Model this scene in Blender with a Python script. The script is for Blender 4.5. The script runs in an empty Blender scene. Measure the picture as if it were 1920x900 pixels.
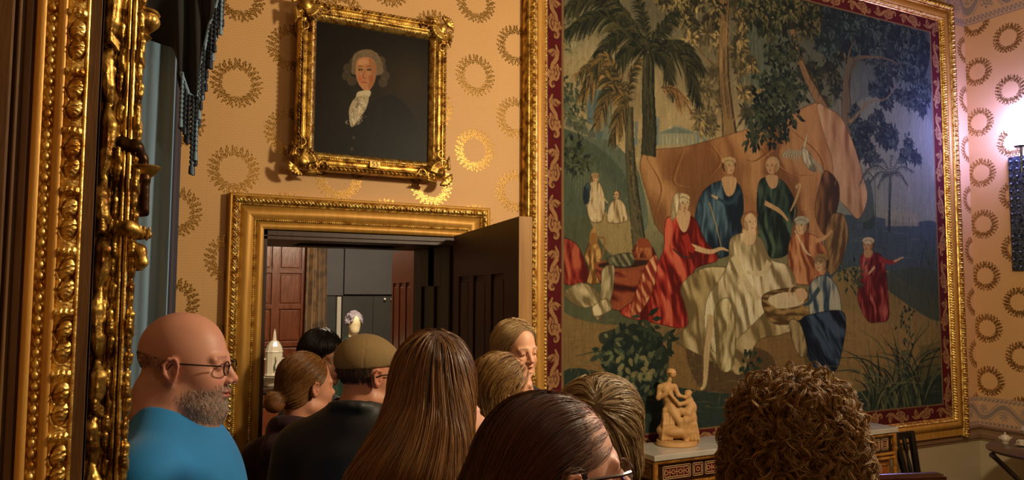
import bpy, math, random
import numpy as np
from mathutils import Matrix, Vector
random.seed(7); RNG = np.random.default_rng(7)
PI = math.pi
SC = bpy.context.scene
COL = SC.collection
# ---------------------------------------------------------------- camera
FPX = 1400.; CA = math.radians(27.07); CP = math.radians(4.0); CR = math.radians(0.3); CH = 1.92
fwd = np.array([math.sin(CA)*math.cos(CP), math.cos(CA)*math.cos(CP), math.sin(CP)])
rgt = np.array([math.cos(CA), -math.sin(CA), 0.])
upv = np.cross(rgt, fwd)
rgt, upv = rgt*math.cos(CR)+upv*math.sin(CR), upv*math.cos(CR)-rgt*math.sin(CR)
CO = np.array([0, 0, CH])
def ray(x, y): return fwd + rgt*((x-960.)/FPX) + upv*((450.-y)/FPX)
def atY(x, y, Y): d = ray(x, y); return CO + d*(Y/d[1])
def atX(x, y, X): d = ray(x, y); return CO + d*(X/d[0])
def atZ(x, y, Z): d = ray(x, y); return CO + d*((Z-CH)/d[2])
def atD(x, y, D): return CO + ray(x, y)*D
cam = bpy.data.cameras.new('camera'); cam.lens = FPX/1920*36; cam.sensor_width = 36; cam.clip_start = .05
co = bpy.data.objects.new('camera', cam); COL.objects.link(co)
co.matrix_world = Matrix(((rgt[0], upv[0], -fwd[0], 0), (rgt[1], upv[1], -fwd[1], 0), (rgt[2], upv[2], -fwd[2], CH), (0, 0, 0, 1)))
SC.camera = co
# ---------------------------------------------------------------- colours and node helper
def lin(c):
    if isinstance(c, str):
        c = tuple(int(c[i:i+2], 16)/255 for i in (0, 2, 4))
    return tuple((v/12.92 if v <= .04045 else ((v+.055)/1.055)**2.4) for v in c[:3])
class S:
    """socket expression"""
    nt = None
    def __init__(s, o): s.o = o
    @staticmethod
    def m(op, *a, clamp=False):
        n = S.nt.nodes.new('ShaderNodeMath'); n.operation = op; n.use_clamp = clamp
        for i, v in enumerate(a):
            if isinstance(v, S): S.nt.links.new(v.o, n.inputs[i])
            else: n.inputs[i].default_value = v
        return S(n.outputs[0])
    def __add__(s, b): return S.m('ADD', s, b)
    __radd__ = __add__
    def __sub__(s, b): return S.m('SUBTRACT', s, b)
    def __rsub__(s, b): return S.m('SUBTRACT', b, s)
    def __mul__(s, b): return S.m('MULTIPLY', s, b)
    __rmul__ = __mul__
    def __truediv__(s, b): return S.m('DIVIDE', s, b)
    def __lt__(s, b): return S.m('LESS_THAN', s, b)
    def __gt__(s, b): return S.m('GREATER_THAN', s, b)
def mx(a, b): return S.m('MAXIMUM', a, b)
def mn(a, b): return S.m('MINIMUM', a, b)
def sat(a): return S.m('ADD', a, 0., clamp=True)
def step(a, w): return S.m('MULTIPLY_ADD', a, 1./w, .5, clamp=True)   # soft a>0
def tex(kind, vec, scale, detail=2., out=0, rough=.5, dist=0.):
    n = S.nt.nodes.new('ShaderNodeTex'+kind)
    n.inputs['Scale'].default_value = scale
    if kind == 'Noise': n.inputs['Detail'].default_value = detail; n.inputs['Roughness'].default_value = rough; n.inputs['Distortion'].default_value = dist
    if vec is not None: S.nt.links.new(vec, n.inputs['Vector'])
    return S(n.outputs[out])
def mixc(f, a, b):
    n = S.nt.nodes.new('ShaderNodeMix'); n.data_type = 'RGBA'
    for i, v in ((0, f), (6, a), (7, b)):
        if isinstance(v, S): S.nt.links.new(v.o, n.inputs[i])
        elif i == 0: n.inputs[0].default_value = v
        else: n.inputs[i].default_value = (*lin(v), 1)
    return S(n.outputs[2])
def coords(scale=(1, 1, 1)):
    t = S.nt.nodes.new('ShaderNodeTexCoord')
    mp = S.nt.nodes.new('ShaderNodeMapping'); mp.inputs['Scale'].default_value = scale
    S.nt.links.new(t.outputs['Object'], mp.inputs['Vector'])
    return mp.outputs[0]
MATS = {}
def newmat(name):
    m = bpy.data.materials.new(name); m.use_nodes = True; S.nt = m.node_tree
    b = m.node_tree.nodes['Principled BSDF']; MATS[name] = m
    return m, b
def setin(b, k, v):
    if isinstance(v, S): S.nt.links.new(v.o, b.inputs[k])
    elif k in ('Base Color', 'Emission Color', 'Specular Tint'): b.inputs[k].default_value = (*lin(v), 1)
    else: b.inputs[k].default_value = v
def bump(b, h, strength=.5, dist=.01):
    n = S.nt.nodes.new('ShaderNodeBump'); n.inputs['Strength'].default_value = strength; n.inputs['Distance'].default_value = dist
    S.nt.links.new(h.o, n.inputs['Height']); S.nt.links.new(n.outputs[0], b.inputs['Normal'])
def M(name, c, rough=.5, metal=0., c2=None, scale=20., stretch=(1, 1, 1), bmp=None, attr=False, spec=.5, sheen=0., coat=0., trans=0., emit=None, estr=0., detail=4., contrast=2., sss=0.):
    """general procedural material: base mixed with c2 through noise, optional bump (scale, distance)"""
    m, b = newmat(name); v = coords(stretch)
    base = c
    if attr:
        a = S.nt.nodes.new('ShaderNodeAttribute'); a.attribute_name = 'Col'; base = S(a.outputs[0])
    if c2 is not None:
        f = sat((tex('Noise', v, scale, detail) - .5)*contrast + .5)
        base = mixc(f, base, c2)
    setin(b, 'Base Color', base); setin(b, 'Roughness', rough); setin(b, 'Metallic', metal); setin(b, 'Specular IOR Level', spec)
    if sheen: setin(b, 'Sheen Weight', sheen)
    if coat: setin(b, 'Coat Weight', coat); b.inputs['Coat Roughness'].default_value = .15
    if trans: setin(b, 'Transmission Weight', trans)
    if sss: setin(b, 'Subsurface Weight', sss); b.inputs['Subsurface Radius'].default_value = (.012, .004, .002); b.inputs['Subsurface Scale'].default_value = 1.
    if emit: setin(b, 'Emission Color', emit); b.inputs['Emission Strength'].default_value = estr
    if bmp: bump(b, tex('Noise', v, bmp[0], 4.), .6, bmp[1])
    return m
# ---------------------------------------------------------------- objects
def tag(o, label=None, cat=None, group=None, kind=None):
    if label: o['label'] = label
    if cat: o['category'] = cat
    if group: o['group'] = group
    if kind: o['kind'] = kind
    return o
def empty(name, loc, label, cat, group=None):
    o = bpy.data.objects.new(name, None); COL.objects.link(o); o.location = loc; o.empty_display_size = .05
    return tag(o, label, cat, group)
def link(name, me, mats, parent=None, smooth=True):
    o = bpy.data.objects.new(name, me); COL.objects.link(o)
    for m in (mats if isinstance(mats, (list, tuple)) else [mats]): me.materials.append(m)
    if smooth: me.polygons.foreach_set('use_smooth', np.ones(len(me.polygons), bool))
    if parent is not None:
        o.parent = parent; o.location = -Vector(parent.location)   # parents carry translation only
    return o
def mesh_np(name, V, F, mats, parent=None, smooth=True, col=None, midx=None):
    """V (n,3); F (m,4) or (m,3) or list of such arrays"""
    Fs = F if isinstance(F, list) else [F]
    me = bpy.data.meshes.new(name)
    V = np.asarray(V, np.float32)
    me.vertices.add(len(V)); me.vertices.foreach_set('co', V.ravel())
    nl = sum(f.size for f in Fs); npoly = sum(len(f) for f in Fs)
    me.loops.add(nl); me.polygons.add(npoly)
    me.loops.foreach_set('vertex_index', np.concatenate([f.ravel() for f in Fs]).astype(np.int32))
    st = []; s = 0
    for f in Fs:
        st.append(s+np.arange(len(f))*f.shape[1]); s += f.size
    me.polygons.foreach_set('loop_start', np.concatenate(st).astype(np.int32))
    if midx is not None: me.polygons.foreach_set('material_index', midx.astype(np.int32))
    me.update(calc_edges=True); me.validate()
    if col is not None:
        a = me.color_attributes.new('Col', 'FLOAT_COLOR', 'POINT')
        c4 = np.ones((len(V), 4), np.float32); c4[:, :3] = col
        a.data.foreach_set('color', c4.ravel())
    return link(name, me, mats, parent, smooth)
class MB:
    """collects simple shapes into one mesh"""
    def __init__(s): s.V = []; s.F = []; s.n = 0
    def add(s, V, F): s.V.extend([tuple(v) for v in V]); s.F.extend([tuple(i+s.n for i in f) for f in F]); s.n = len(s.V); return s
    def box(s, x0, x1, y0, y1, z0, z1, T=None):
        P = [(x, y, z) for x in (x0, x1) for y in (y0, y1) for z in (z0, z1)]
        if T is not None: P = [tuple(T @ Vector(p)) for p in P]
        return s.add(P, [(0, 1, 3, 2), (4, 6, 7, 5), (0, 4, 5, 1), (2, 3, 7, 6), (0, 2, 6, 4), (1, 5, 7, 3)])
    def tube(s, pts, rad, n=10, cap=True):
        pts = [Vector(p) for p in pts]; m = len(pts)
        rad = [rad]*m if isinstance(rad, (int, float)) else rad
        V = []; ref = None
        for i, p in enumerate(pts):
            t = (pts[min(i+1, m-1)]-pts[max(i-1, 0)]).normalized()
            if ref is None: ref = t.orthogonal().normalized()
            ref = (ref - t*ref.dot(t)).normalized(); b = t.cross(ref)
            for k in range(n):
                a = 2*PI*k/n; V.append(p+(ref*math.cos(a)+b*math.sin(a))*rad[i])
        F = [(i*n+k, i*n+(k+1) % n, (i+1)*n+(k+1) % n, (i+1)*n+k) for i in range(m-1) for k in range(n)]
        if cap: F += [tuple(range(n))[::-1], tuple((m-1)*n+k for k in range(n))]
        return s.add(V, F)
    def lathe(s, prof, c=(0, 0, 0), n=32, sx=1., sy=1., flute=None):
        V = []
        for r, z in prof:
            for k in range(n):
                a = 2*PI*k/n; q = r*(1+(flute(a, z) if flute else 0))
                V.append((c[0]+q*math.cos(a)*sx, c[1]+q*math.sin(a)*sy, c[2]+z))
        m = len(prof)
        F = [(i*n+k, i*n+(k+1) % n, (i+1)*n+(k+1) % n, (i+1)*n+k) for i in range(m-1) for k in range(n)]
        F += [tuple(range(n))[::-1], tuple((m-1)*n+k for k in range(n))]
        return s.add(V, F)
    def sphere(s, c, r, n=12, m=8):
        r = (r, r, r) if isinstance(r, (int, float)) else r
        V = [(c[0]+r[0]*math.sin(PI*i/m)*math.cos(2*PI*k/n), c[1]+r[1]*math.sin(PI*i/m)*math.sin(2*PI*k/n), c[2]+r[2]*math.cos(PI*i/m)) for i in range(m+1) for k in range(n)]
        return s.add(V, [(i*n+k, (i+1)*n+k, (i+1)*n+(k+1) % n, i*n+(k+1) % n) for i in range(m) for k in range(n)])
    def build(s, name, mats, parent=None, smooth=False, bevel=0.):
        me = bpy.data.meshes.new(name); me.from_pydata(s.V, [], s.F); me.update()
        o = link(name, me, mats, parent, smooth)
        if bevel:
            b = o.modifiers.new('bevel', 'BEVEL'); b.width = bevel; b.segments = 2; b.limit_method = 'ANGLE'; b.angle_limit = .6
        if smooth:
            try: me.set_sharp_from_angle(angle=.8)
            except Exception: pass
        return o
# ---------------------------------------------------------------- relief mouldings lying in an X-Z plane, facing -Y
def relief_frame(name, rect, a0, a1, W, Y0, hf, mats, parent, ds=.006, na=8, sides='LTRB', plane=None, skirt=True):
    """band of a mitred frame. rect = outer (x0,z0,x1,z1); a = distance from the outer edge; hf(a,s,L) height"""
    x0, z0, x1, z1 = rect; Vs = []; Fs = []; n = 0
    for sd in sides:
        L = (z1-z0) if sd in 'LR' else (x1-x0)
        ns = max(2, int(L/ds)); A = np.linspace(a0, a1, na+1)
        t = np.linspace(0, 1, ns+1)
        aa, tt = np.meshgrid(A, t, indexing='ij')
        lo = aa if (sd in 'TB' or 'B' in sides) else 0*aa
        hi_ = aa
        ss = lo + tt*(L-lo-hi_)
        h = hf(aa, ss, L)
        if skirt: h[0] = h[0]; 
        if sd == 'L': X = x0+aa; Z = z0+ss
        if sd == 'R': X = x1-aa; Z = z0+ss
        if sd == 'T': X = x0+ss; Z = z1-aa
        if sd == 'B': X = x0+ss; Z = z0+aa
        P = np.stack([X, Y0-h, Z], -1)
        if skirt:   # side walls back to the plane
            e0 = P[:1].copy(); e0[..., 1] = Y0; e1 = P[-1:].copy(); e1[..., 1] = Y0
            P = np.concatenate([e0, P, e1], 0)
        r, c = P.shape[:2]; idx = n+np.arange(r*c).reshape(r, c)
        f = np.stack([idx[:-1, :-1], idx[1:, :-1], idx[1:, 1:], idx[:-1, 1:]], -1).reshape(-1, 4)
        if sd in 'RT': pass
        Vs.append(P.reshape(-1, 3)); Fs.append(f); n += r*c
    V = np.concatenate(Vs); F = np.concatenate(Fs)
    if plane is not None: V = plane(V)
    return mesh_np(name, V, F, mats, parent)
def beads(a, s, a0, a1, p, h, base=0.):
    u = (a-(a0+a1)/2)/((a1-a0)/2); v = ((s/p) % 1-.5)*2
    return base + h*np.sqrt(np.clip(1-u*u-v*v, 0, 1))
def leafband(a, s, a0, a1, p, h, base=0., seed=0.):
    """carved leaf-and-tongue"""
    u = np.clip((a-a0)/(a1-a0), 0, 1); v = (s/p) % 1; q = np.abs(v-.5)*2
    arch = np.sin(PI*u)**.6
    leaf = np.clip(1-((q/.62)**2+((u-.55)/.5)**2), 0, 1)**.5
    rib = .25*np.exp(-(q/.1)**2)*leaf
    groove = np.exp(-((np.hypot(q*1.0, (u-.35)*1.3)-.62)/.08)**2)
    dart = np.clip(1-(((1-q)/.3)**2+((u-.4)/.55)**2), 0, 1)**.5
    return base + h*(.25*arch+.65*leaf+rib+.5*dart-.35*groove+.06*np.sin(s*900+a*500))
def scrollband(a, s, a0, a1, p, h, base=0.):
    """running foliage: alternating scrolls, good for small scale glitter"""
    u = (a-(a0+a1)/2)/((a1-a0)/2); v = (s/p)*2*PI
    w = u-.45*np.sin(v); q = u+.45*np.sin(v)
    return base+h*(.5+.5*np.exp(-(w/.28)**2)+.45*np.exp(-(q/.22)**2)*np.abs(np.cos(v*1.5))+.12*np.sin(v*5+u*6)-.4*u*u)
def rope(a, s, a0, a1, p, h, base=0.):
    u = (a-(a0+a1)/2)/((a1-a0)/2)
    return base+h*(np.sqrt(np.clip(1-u*u, 0, 1))*(.75+.25*np.sin(2*PI*s/p+u*2.2)))
# ---------------------------------------------------------------- materials
gold = M('bright_gilding', 'fadf88', rough=.36, metal=.88, c2='a8742a', scale=38, bmp=(140, .0022), contrast=3.5)
gold_d = M('aged_gilding', 'deb860', rough=.38, metal=.88, c2='6a4418', scale=22, bmp=(90, .003), contrast=3.5)
gold_m = M('matt_gilding', 'cf9f4c', rough=.48, metal=.35, c2='b88636', scale=6, stretch=(6, 6, 1), bmp=(60, .0008))
bronze = M('dark_bronze', '4a3219', rough=.35, metal=.9, c2='2a1c0e', scale=30, bmp=(80, .002))
dkwood = M('dark_oak', '432816', rough=.42, c2='281509', scale=5, stretch=(8, 8, .7), bmp=(30, .001))
brownwood = M('brown_gilt_wood', '6b4a24', rough=.5, c2='4c3216', scale=6, stretch=(8, 8, .7), bmp=(40, .001))
redwood = M('polished_panelling', '84462a', rough=.3, c2='5e2c18', scale=6, stretch=(5, 5, .8), bmp=(9, .006), coat=.5)
mahog = M('mahogany', '3b1a12', rough=.25, c2='26100b', scale=8, stretch=(1, 6, 6), coat=.5)
black = M('black_wood', '0d0a09', rough=.4)
edgewood = M('door_edge_wood', 'a98048', rough=.5, c2='8a6232', scale=5, stretch=(8, 8, .6), bmp=(30, .0008))
bluecloth = M('blue_silk', '8fb2d0', rough=.6, c2='6c92b2', scale=3, stretch=(14, 14, .6), sheen=.3, bmp=(60, .001))
navy = M('navy_cloth', '141a33', rough=.8, sheen=.2)
blackcloth = M('black_velvet', '0b0a0c', rough=.9, sheen=.1)
greyp = M('grey_painted_board', '55555a', rough=.6, c2='4c4c50', scale=3, bmp=(50, .0005))
greyd = M('dark_grey_board', '3b3b3a', rough=.6, c2='323231', scale=3)
goldcloth = M('gold_damask', '7d5c2e', rough=.5, c2='54391a', scale=9, detail=6, contrast=6, sheen=.4, bmp=(60, .001))
white = M('white_glaze', 'dcd6c6', rough=.15, c2='cfc7b2', scale=8, coat=.5)
marble = M('white_marble', 'c9c5b8', rough=.25, c2='a9a69a', scale=4, detail=8, contrast=2.5, coat=.3)
satin = M('satinwood', 'a8571d', rough=.3, c2='8c4012', scale=7, stretch=(1, 1, 5), coat=.5)
bamboo = M('bamboo', 'b07c33', rough=.3, c2='6e4315', scale=16, contrast=4, coat=.4)
lacquer = M('dark_lacquer', '1f110c', rough=.2, c2='341a10', scale=30, coat=.6)
inlay = M('pale_inlay', 'c39a72', rough=.4)
inlayr = M('red_inlay', '6f2216', rough=.35, c2='2c0f0a', scale=90, contrast=8)
stonep = M('veined_green_panel', '1c2a25', rough=.2, c2='5b6a63', scale=9, detail=8, contrast=3, coat=.5)
terra = M('terracotta', 'c79e66', rough=.6, c2='b58a52', scale=14, bmp=(120, .0006))
plaster = M('cream_paint', 'bfb08c', rough=.65, c2='b5a582', scale=2)
railm = M('rail_paint', '8d7052', rough=.5, c2='7d6146', scale=6, stretch=(1, 1, 6))
linen = M('linen_skin', 'd9c9a2', rough=.7)
silver = M('tarnished_silver', '7d8a92', rough=.25, metal=.8, c2='3a444b', scale=60, contrast=5, bmp=(120, .003))
glassm = M('frosted_glass_glow', 'ffffff', rough=.3, emit='9090ff', estr=110.)
tabletop = M('grey_brown_tabletop', '3b2f2b', rough=.3, c2='2c2321', scale=8, stretch=(6, 1, 1), coat=.3)
floorm = M('oak_floor', '5b3c22', rough=.4, c2='452b17', scale=6, stretch=(1, 12, 1))
ceilm = M('ceiling_paint', 'b8ac98', rough=.8)
plate = M('number_plate', 'b8913e', rough=.4, metal=.5)

def wallpaper(name, axis, a_off, flip=False):
    m, b = newmat(name)
    t = S.nt.nodes.new('ShaderNodeTexCoord'); sp = S.nt.nodes.new('ShaderNodeSeparateXYZ')
    S.nt.links.new(t.outputs['Object'], sp.inputs[0])
    v = t.outputs['Object']
    wob = (tex('Noise', v, 70., 3.) - .5)*.014
    wob2 = (tex('Noise', v, 83., 3., out=0) - .5)*.014
    a = S(sp.outputs[axis]); z = S(sp.outputs[2])
    SX, P = .2545, .428
    u = (a-a_off)/SX
    c = S.m('ROUND', u)
    du = (u-c)*SX + wob
    off = S.m('FLOORED_MODULO', c, 2.)*.5
    w = (z-2.716)/P+off
    dv = (w-S.m('ROUND', w))*P + wob2
    ad = S.m('ABSOLUTE', du)
    r = S.m('SQRT', du*du+dv*dv)
    th = S.m('ARCTAN2', ad, dv)      # 0 at top, pi at the bottom tie
    mask = None
    for (R, N, ln, wd, tilt, ph) in ((.078, 9, .017, .0095, .9, 0.), (.100, 11, .016, .0092, .35, .3), (.088, 10, .014, .006, -.7, .65), (.116, 14, .0075, .0052, 0., .1)):
        tt = S.m('FRACT', th*(N/PI)+ph)-.5
        p = tt*(PI*R/N); q = r-R
        ca, sa = math.cos(tilt), math.sin(tilt)
        e1 = (p*ca+q*sa)/wd; e2 = (q*ca-p*sa)/ln
        k = 1.-(e1*e1+e2*e2)
        mk = step(k, .35)
        # vein: leave a thin gap down the middle of the leaf
        if ln > .012: mk = mk*(1.-step(.16-S.m('ABSOLUTE', e1), .12)*.55)
        mask = mk if mask is None else mx(mask, mk)
    mask = mask*step(tex('Noise', v, 150., 2.)-.40, .12)
    # damask dots
    D = .0135
    du2 = S.m('FRACT', a/D)-.5; row = S.m('FLOORED_MODULO', S.m('FLOOR', z/D), 2.)*.5
    du3 = S.m('FRACT', a/D+row)-.5; dv3 = S.m('FRACT', z/D)-.5
    dots = step(.075-(du3*du3+dv3*dv3)*1.0, .05)*.42
    seam = step(.0012-S.m('ABSOLUTE', S.m('FRACT', (a-a_off+.12)/(SX*2))-.5)*SX*2, .001)*.25
    # friezes: lower Z .85-1.08, upper Z 4.2-4.55
    def frieze(z0, z1):
        zc, hh = (z0+z1)/2, (z1-z0)/2
        x = a*(PI/.16); dz = (z-zc)/hh
        wv = S.m('SINE', x)*.42
        d = S.m('ABSOLUTE', dz-wv)
        s1 = step(.17-d, .06)
        s2 = step(.05-S.m('ABSOLUTE', d-.3), .05)*.7
        # rosettes in the lobes
        ax = S.m('FRACT', a/.16+.25)-.5
        sg = S.m('SIGN', S.m('SINE', x))
        ry = dz+sg*.22; rx = (S.m('FRACT', a/.16+.0)-.5)*(.16/hh)
        rr = S.m('SQRT', rx*rx+ry*ry); ra = S.m('ARCTAN2', rx, ry)
        pet = step(.26+S.m('SINE', ra*7.)*.08-rr, .05)*step(S.m('SINE', rr*55.)+.5, .6)
        band = mx(mx(s1, s2), pet)*step(.62-S.m('ABSOLUTE', dz), .02)
        edge = step(.11-S.m('ABSOLUTE', S.m('ABSOLUTE', dz)-.8), .03)*step(S.m('SINE', a*190.+S.m('SINE', z*160.)*1.5)+.45, .5)
        ln_ = step(.02-S.m('ABSOLUTE', S.m('ABSOLUTE', dz)-.97), .02)
        inside = step(hh-S.m('ABSOLUTE', z-zc), .004)
        return mx(mx(band, edge), ln_)*inside, inside
    f1, i1 = frieze(.85, 1.085); f2, i2 = frieze(4.2, 4.62)
    fr = mx(f1, f2); ins = mx(i1, i2)
    wm = mask*(1.-ins)
    ground = mixc(tex('Noise', v, 3., 2.), 'ddb178', 'd2a66c')
    g2 = mixc(ins*.35, ground, 'a99282')
    g3 = mixc(dots*(1.-ins)+seam, g2, 'c09048')
    fine = tex('Noise', v, 260., 2.)
    leafc = mixc(sat((fine-.5)*3.+.5), '6e5024', '9a7632')
    cc = mixc(wm, g3, leafc)
    cc = mixc(fr*.85, cc, '8f8880')
    setin(b, 'Base Color', cc)
    setin(b, 'Metallic', mx(wm*.85, fr*.3)); setin(b, 'Roughness', .62-wm*.31-dots*.2)
    bump(b, wm*.6+dots*.3+fine*.25, .35, .0015)
    return m
wpA = wallpaper('wreath_wallpaper', 0, 1.703)
wpB = wallpaper('wreath_wallpaper_side', 1, 3.45)
# ---------------------------------------------------------------- room shell
XL, XR, YB, YF, ZC = -.34, 6.27, -2.6, 3.8, 5.0
DX0, DX1, DZ = .575, 1.60, 2.222          # door opening
YT = 4.40                                   # far face of the thick wall
YR = 10.0; SN = YR/6.35                                   # far wall of the next room
def st(name, mb, m, **k): return tag(mb.build(name, m, **k), kind='structure')
st('floor', MB().box(XL-.3, XR+.3, YB-.3, 9., -.1, 0), floorm)
st('ceiling', MB().box(XL-.3, XR+.3, YB-.3, YT, ZC, ZC+.1), ceilm)
w = MB()
w.box(XL, DX0, YF, YT, .80, ZC); w.box(DX1, XR, YF, YT, .80, ZC); w.box(DX0, DX1, YF, YT, DZ, ZC)
st('wall_far', w, wpA)
st('wall_far_dado', MB().box(XL, DX0, YF, YT, 0, .80).box(DX1, XR, YF, YT, 0, .80), plaster)
st('wall_right', MB().box(XR, XR+.2, YB, YT, .80, ZC), wpB)
st('wall_right_dado', MB().box(XR, XR+.2, YB, YT, 0, .80), plaster)
st('wall_left', MB().box(XL-.2, XL, YB, YT, 0, ZC), M('left_wall_paint', '8d6a3c', rough=.7))
st('wall_near', MB().box(XL-.2, XR+.2, YB-.2, YB, 0, ZC), M('near_wall_paint', 'a8865a', rough=.8))
def rail_prof(mb, axis):
    prof = [(0, .735), (.012, .735), (.014, .75), (.028, .757), (.03, .785), (.018, .80), (.016, .82), (.03, .835), (.036, .848), (.02, .856), (0, .856)]
    if axis == 'x':
        for xa, xb in ((XL, .405), (1.80, XR)):
            V = [(x, YF-d, z) for x in (xa, xb) for d, z in prof]
            n = len(prof); mb.add(V, [(i, i+1, n+i+1, n+i) for i in range(n-1)])
    else:
        V = [(XR-d, y, z) for y in (YB, YF) for d, z in prof]; n = len(prof)
        mb.add(V, [(i, i+1, n+i+1, n+i) for i in range(n-1)])
    return mb
st('trim_1', rail_prof(MB(), 'x'), railm)
st('trim_2', rail_prof(MB(), 'y'), railm)
st('baseboard_far', MB().box(1.80, XR, YF-.02, YF, 0, .16).box(XL, .405, YF-.02, YF, 0, .16), railm, bevel=.004)
st('baseboard_right', MB().box(XR-.02, XR, YB, YF-.02, 0, .16), railm, bevel=.004)
# door casing, gilded
cas = empty('trim_3', (1.1, YF, 0), None, None); cas['kind'] = 'structure'
R = (.408, 0., 1.782, 2.388); W = .166
K = dict(parent=cas, sides='LTR')
relief_frame('backband', R, 0, .014, W, YF, lambda a, s, L: .045+0*a, gold_m, ds=.4, na=1, **K)
relief_frame('carved_band', R, .014, .046, W, YF, lambda a, s, L: scrollband(a, s, .014, .046, .034, .016, .038), gold, ds=.0034, na=10, **K)
relief_frame('bead', R, .046, .054, W, YF, lambda a, s, L: beads(a, s, .046, .054, .009, .006, .032), gold, ds=.002, na=4, **K)
relief_frame('flat', R, .054, .116, W, YF, lambda a, s, L: .026+0*a, gold_m, ds=.4, na=1, **K)
relief_frame('inner_bead', R, .116, .128, W, YF, lambda a, s, L: beads(a, s, .118, .128, .010, .007, .024), gold, ds=.0025, na=5, **K)
relief_frame('inner_flat', R, .128, W, W, YF, lambda a, s, L: .02+0*a, gold_m, ds=.4, na=1, **K)
# thick reveal: panelled lining (dark), soffit with a sunk panel
st('trim_4', MB().box(DX1-.02, DX1+.001, YF, YT, 0, DZ).box(DX1-.035, DX1-.02, YF+.02, YF+.14, 0, DZ).box(DX1-.035, DX1-.02, YT-.14, YT, 0, DZ).box(DX1-.035, DX1-.02, YF+.14, YT-.14, 1.95, DZ)
   .box(DX1-.035, DX1-.02, YF+.14, YT-.14, 1.1, 1.25).box(DX1-.035, DX1-.02, YF+.25, YF+.35, 0, DZ), dkwood, bevel=.003)
st('trim_5', MB().box(DX0-.001, DX0+.02, YF, YT, 0, DZ), dkwood)
st('trim_6', MB().box(DX0, DX1, YF, YT, DZ-.03, DZ+.001).box(DX0, DX1, YF, YF+.16, DZ-.05, DZ-.03).box(DX0, DX1, YT-.16, YT, DZ-.05, DZ-.03).box(DX0, DX0+.22, YF+.16, YT-.16, DZ-.05, DZ-.03)
   .box(DX1-.22, DX1, YF+.16, YT-.16, DZ-.05, DZ-.03), dkwood, bevel=.003)
# ---------------------------------------------------------------- panelled door, two leaves
def door_leaf(name, hinge, end, z1, th, panels, m_face, m_edge, edge_face=True):
    """leaf from hinge point to its free end; panels = [(u0,u1,z0,z1)] in metres along the leaf"""
    hx, hy = hinge; ex, ey = end; L = math.hypot(ex-hx, ey-hy); ang = math.atan2(ey-hy, ex-hx)
    T = Matrix.Translation((hx, hy, 0)) @ Matrix.Rotation(ang, 4, 'Z')
    root = empty(name, (hx, hy, 0), None, None); root['kind'] = 'structure'
    us = sorted({0., L-.004} | {p[0] for p in panels} | {p[1] for p in panels})
    fr = MB(); zs = sorted({.01, z1} | {p[2] for p in panels} | {p[3] for p in panels})
    for i in range(len(us)-1):
        for j in range(len(zs)-1):
            uc, zc = (us[i]+us[i+1])/2, (zs[j]+zs[j+1])/2
            sunk = any(p[0] < uc < p[1] and p[2] < zc < p[3] for p in panels)
            d = .012 if sunk else 0.
            fr.box(us[i], us[i+1], -th/2+d, th/2-d, zs[j], zs[j+1], T)
    fr.build('leaf', m_face, root)
    for k, (u0, u1, a0, a1) in enumerate(panels):
        pm = MB()
        for s in (-1, 1):
            for i, (g, d) in enumerate(((.012, .010), (.028, .004))):
                q = s*(th/2-d)
                pm.box(u0+g, u1-g, min(q, s*.005), max(q, s*.005), a0+g, a1-g, T)
        pm.build('panel', m_face, root, bevel=.003)
    MB().box(L-.004, L, -th/2, th/2, .01, z1, T).build('edge', m_edge, root)
    return root, T, L
pn = [(.12, .33, 1.28, 2.0), (.42, .64, 1.28, 2.0), (.73, .93, 1.28, 2.0), (.12, .33, .3, 1.15), (.42, .64, .3, 1.15), (.73, .93, .3, 1.15)]
dl, T_, L_ = door_leaf('door_1', (1.585, 3.735), (1.4, 2.62), 2.222, .055, [p for p in pn], dkwood, edgewood)
kn = MB(); 
for s in (-1, 1): kn.lathe([(.001, 0), (.012, .002), (.010, .03), (.026, .045), (.03, .06), (.02, .075), (.001, .08)], n=16)
k2 = MB(); Tk = T_ @ Matrix.Translation((L_-.07, .03, 1.0)) @ Matrix.Rotation(-PI/2, 4, 'X')
k2.add([Tk @ Vector(v) for v in kn.V], kn.F); k2.build('door_knob', gold_d, dl, smooth=True)
p2 = [(.10, .28, 1.3, 1.98), (.36, .54, 1.3, 1.98), (.62, .8, 1.3, 1.98), (.10, .28, .3, 1.15), (.36, .54, .3, 1.15), (.62, .8, .3, 1.15)]
door_leaf('door_2', (1.60, 4.43), (1.735, 5.28), 2.2, .045, p2, redwood, dkwood)
# ---------------------------------------------------------------- next room behind the door
st('wall_next_far', MB().box(-1.2, 6.2, YR, YR+.1, 0, 3.6), greyd)
st('wall_next_left', MB().box(-1.3, -1.2, YT, YR, 0, 3.6), plaster)
st('wall_next_right', MB().box(6.2, 6.3, YT, YR, 0, 3.6), plaster)
st('ceiling_next', MB().box(-1.3, 6.3, YT, YR+.1, 3.6, 3.7), ceilm)
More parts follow.
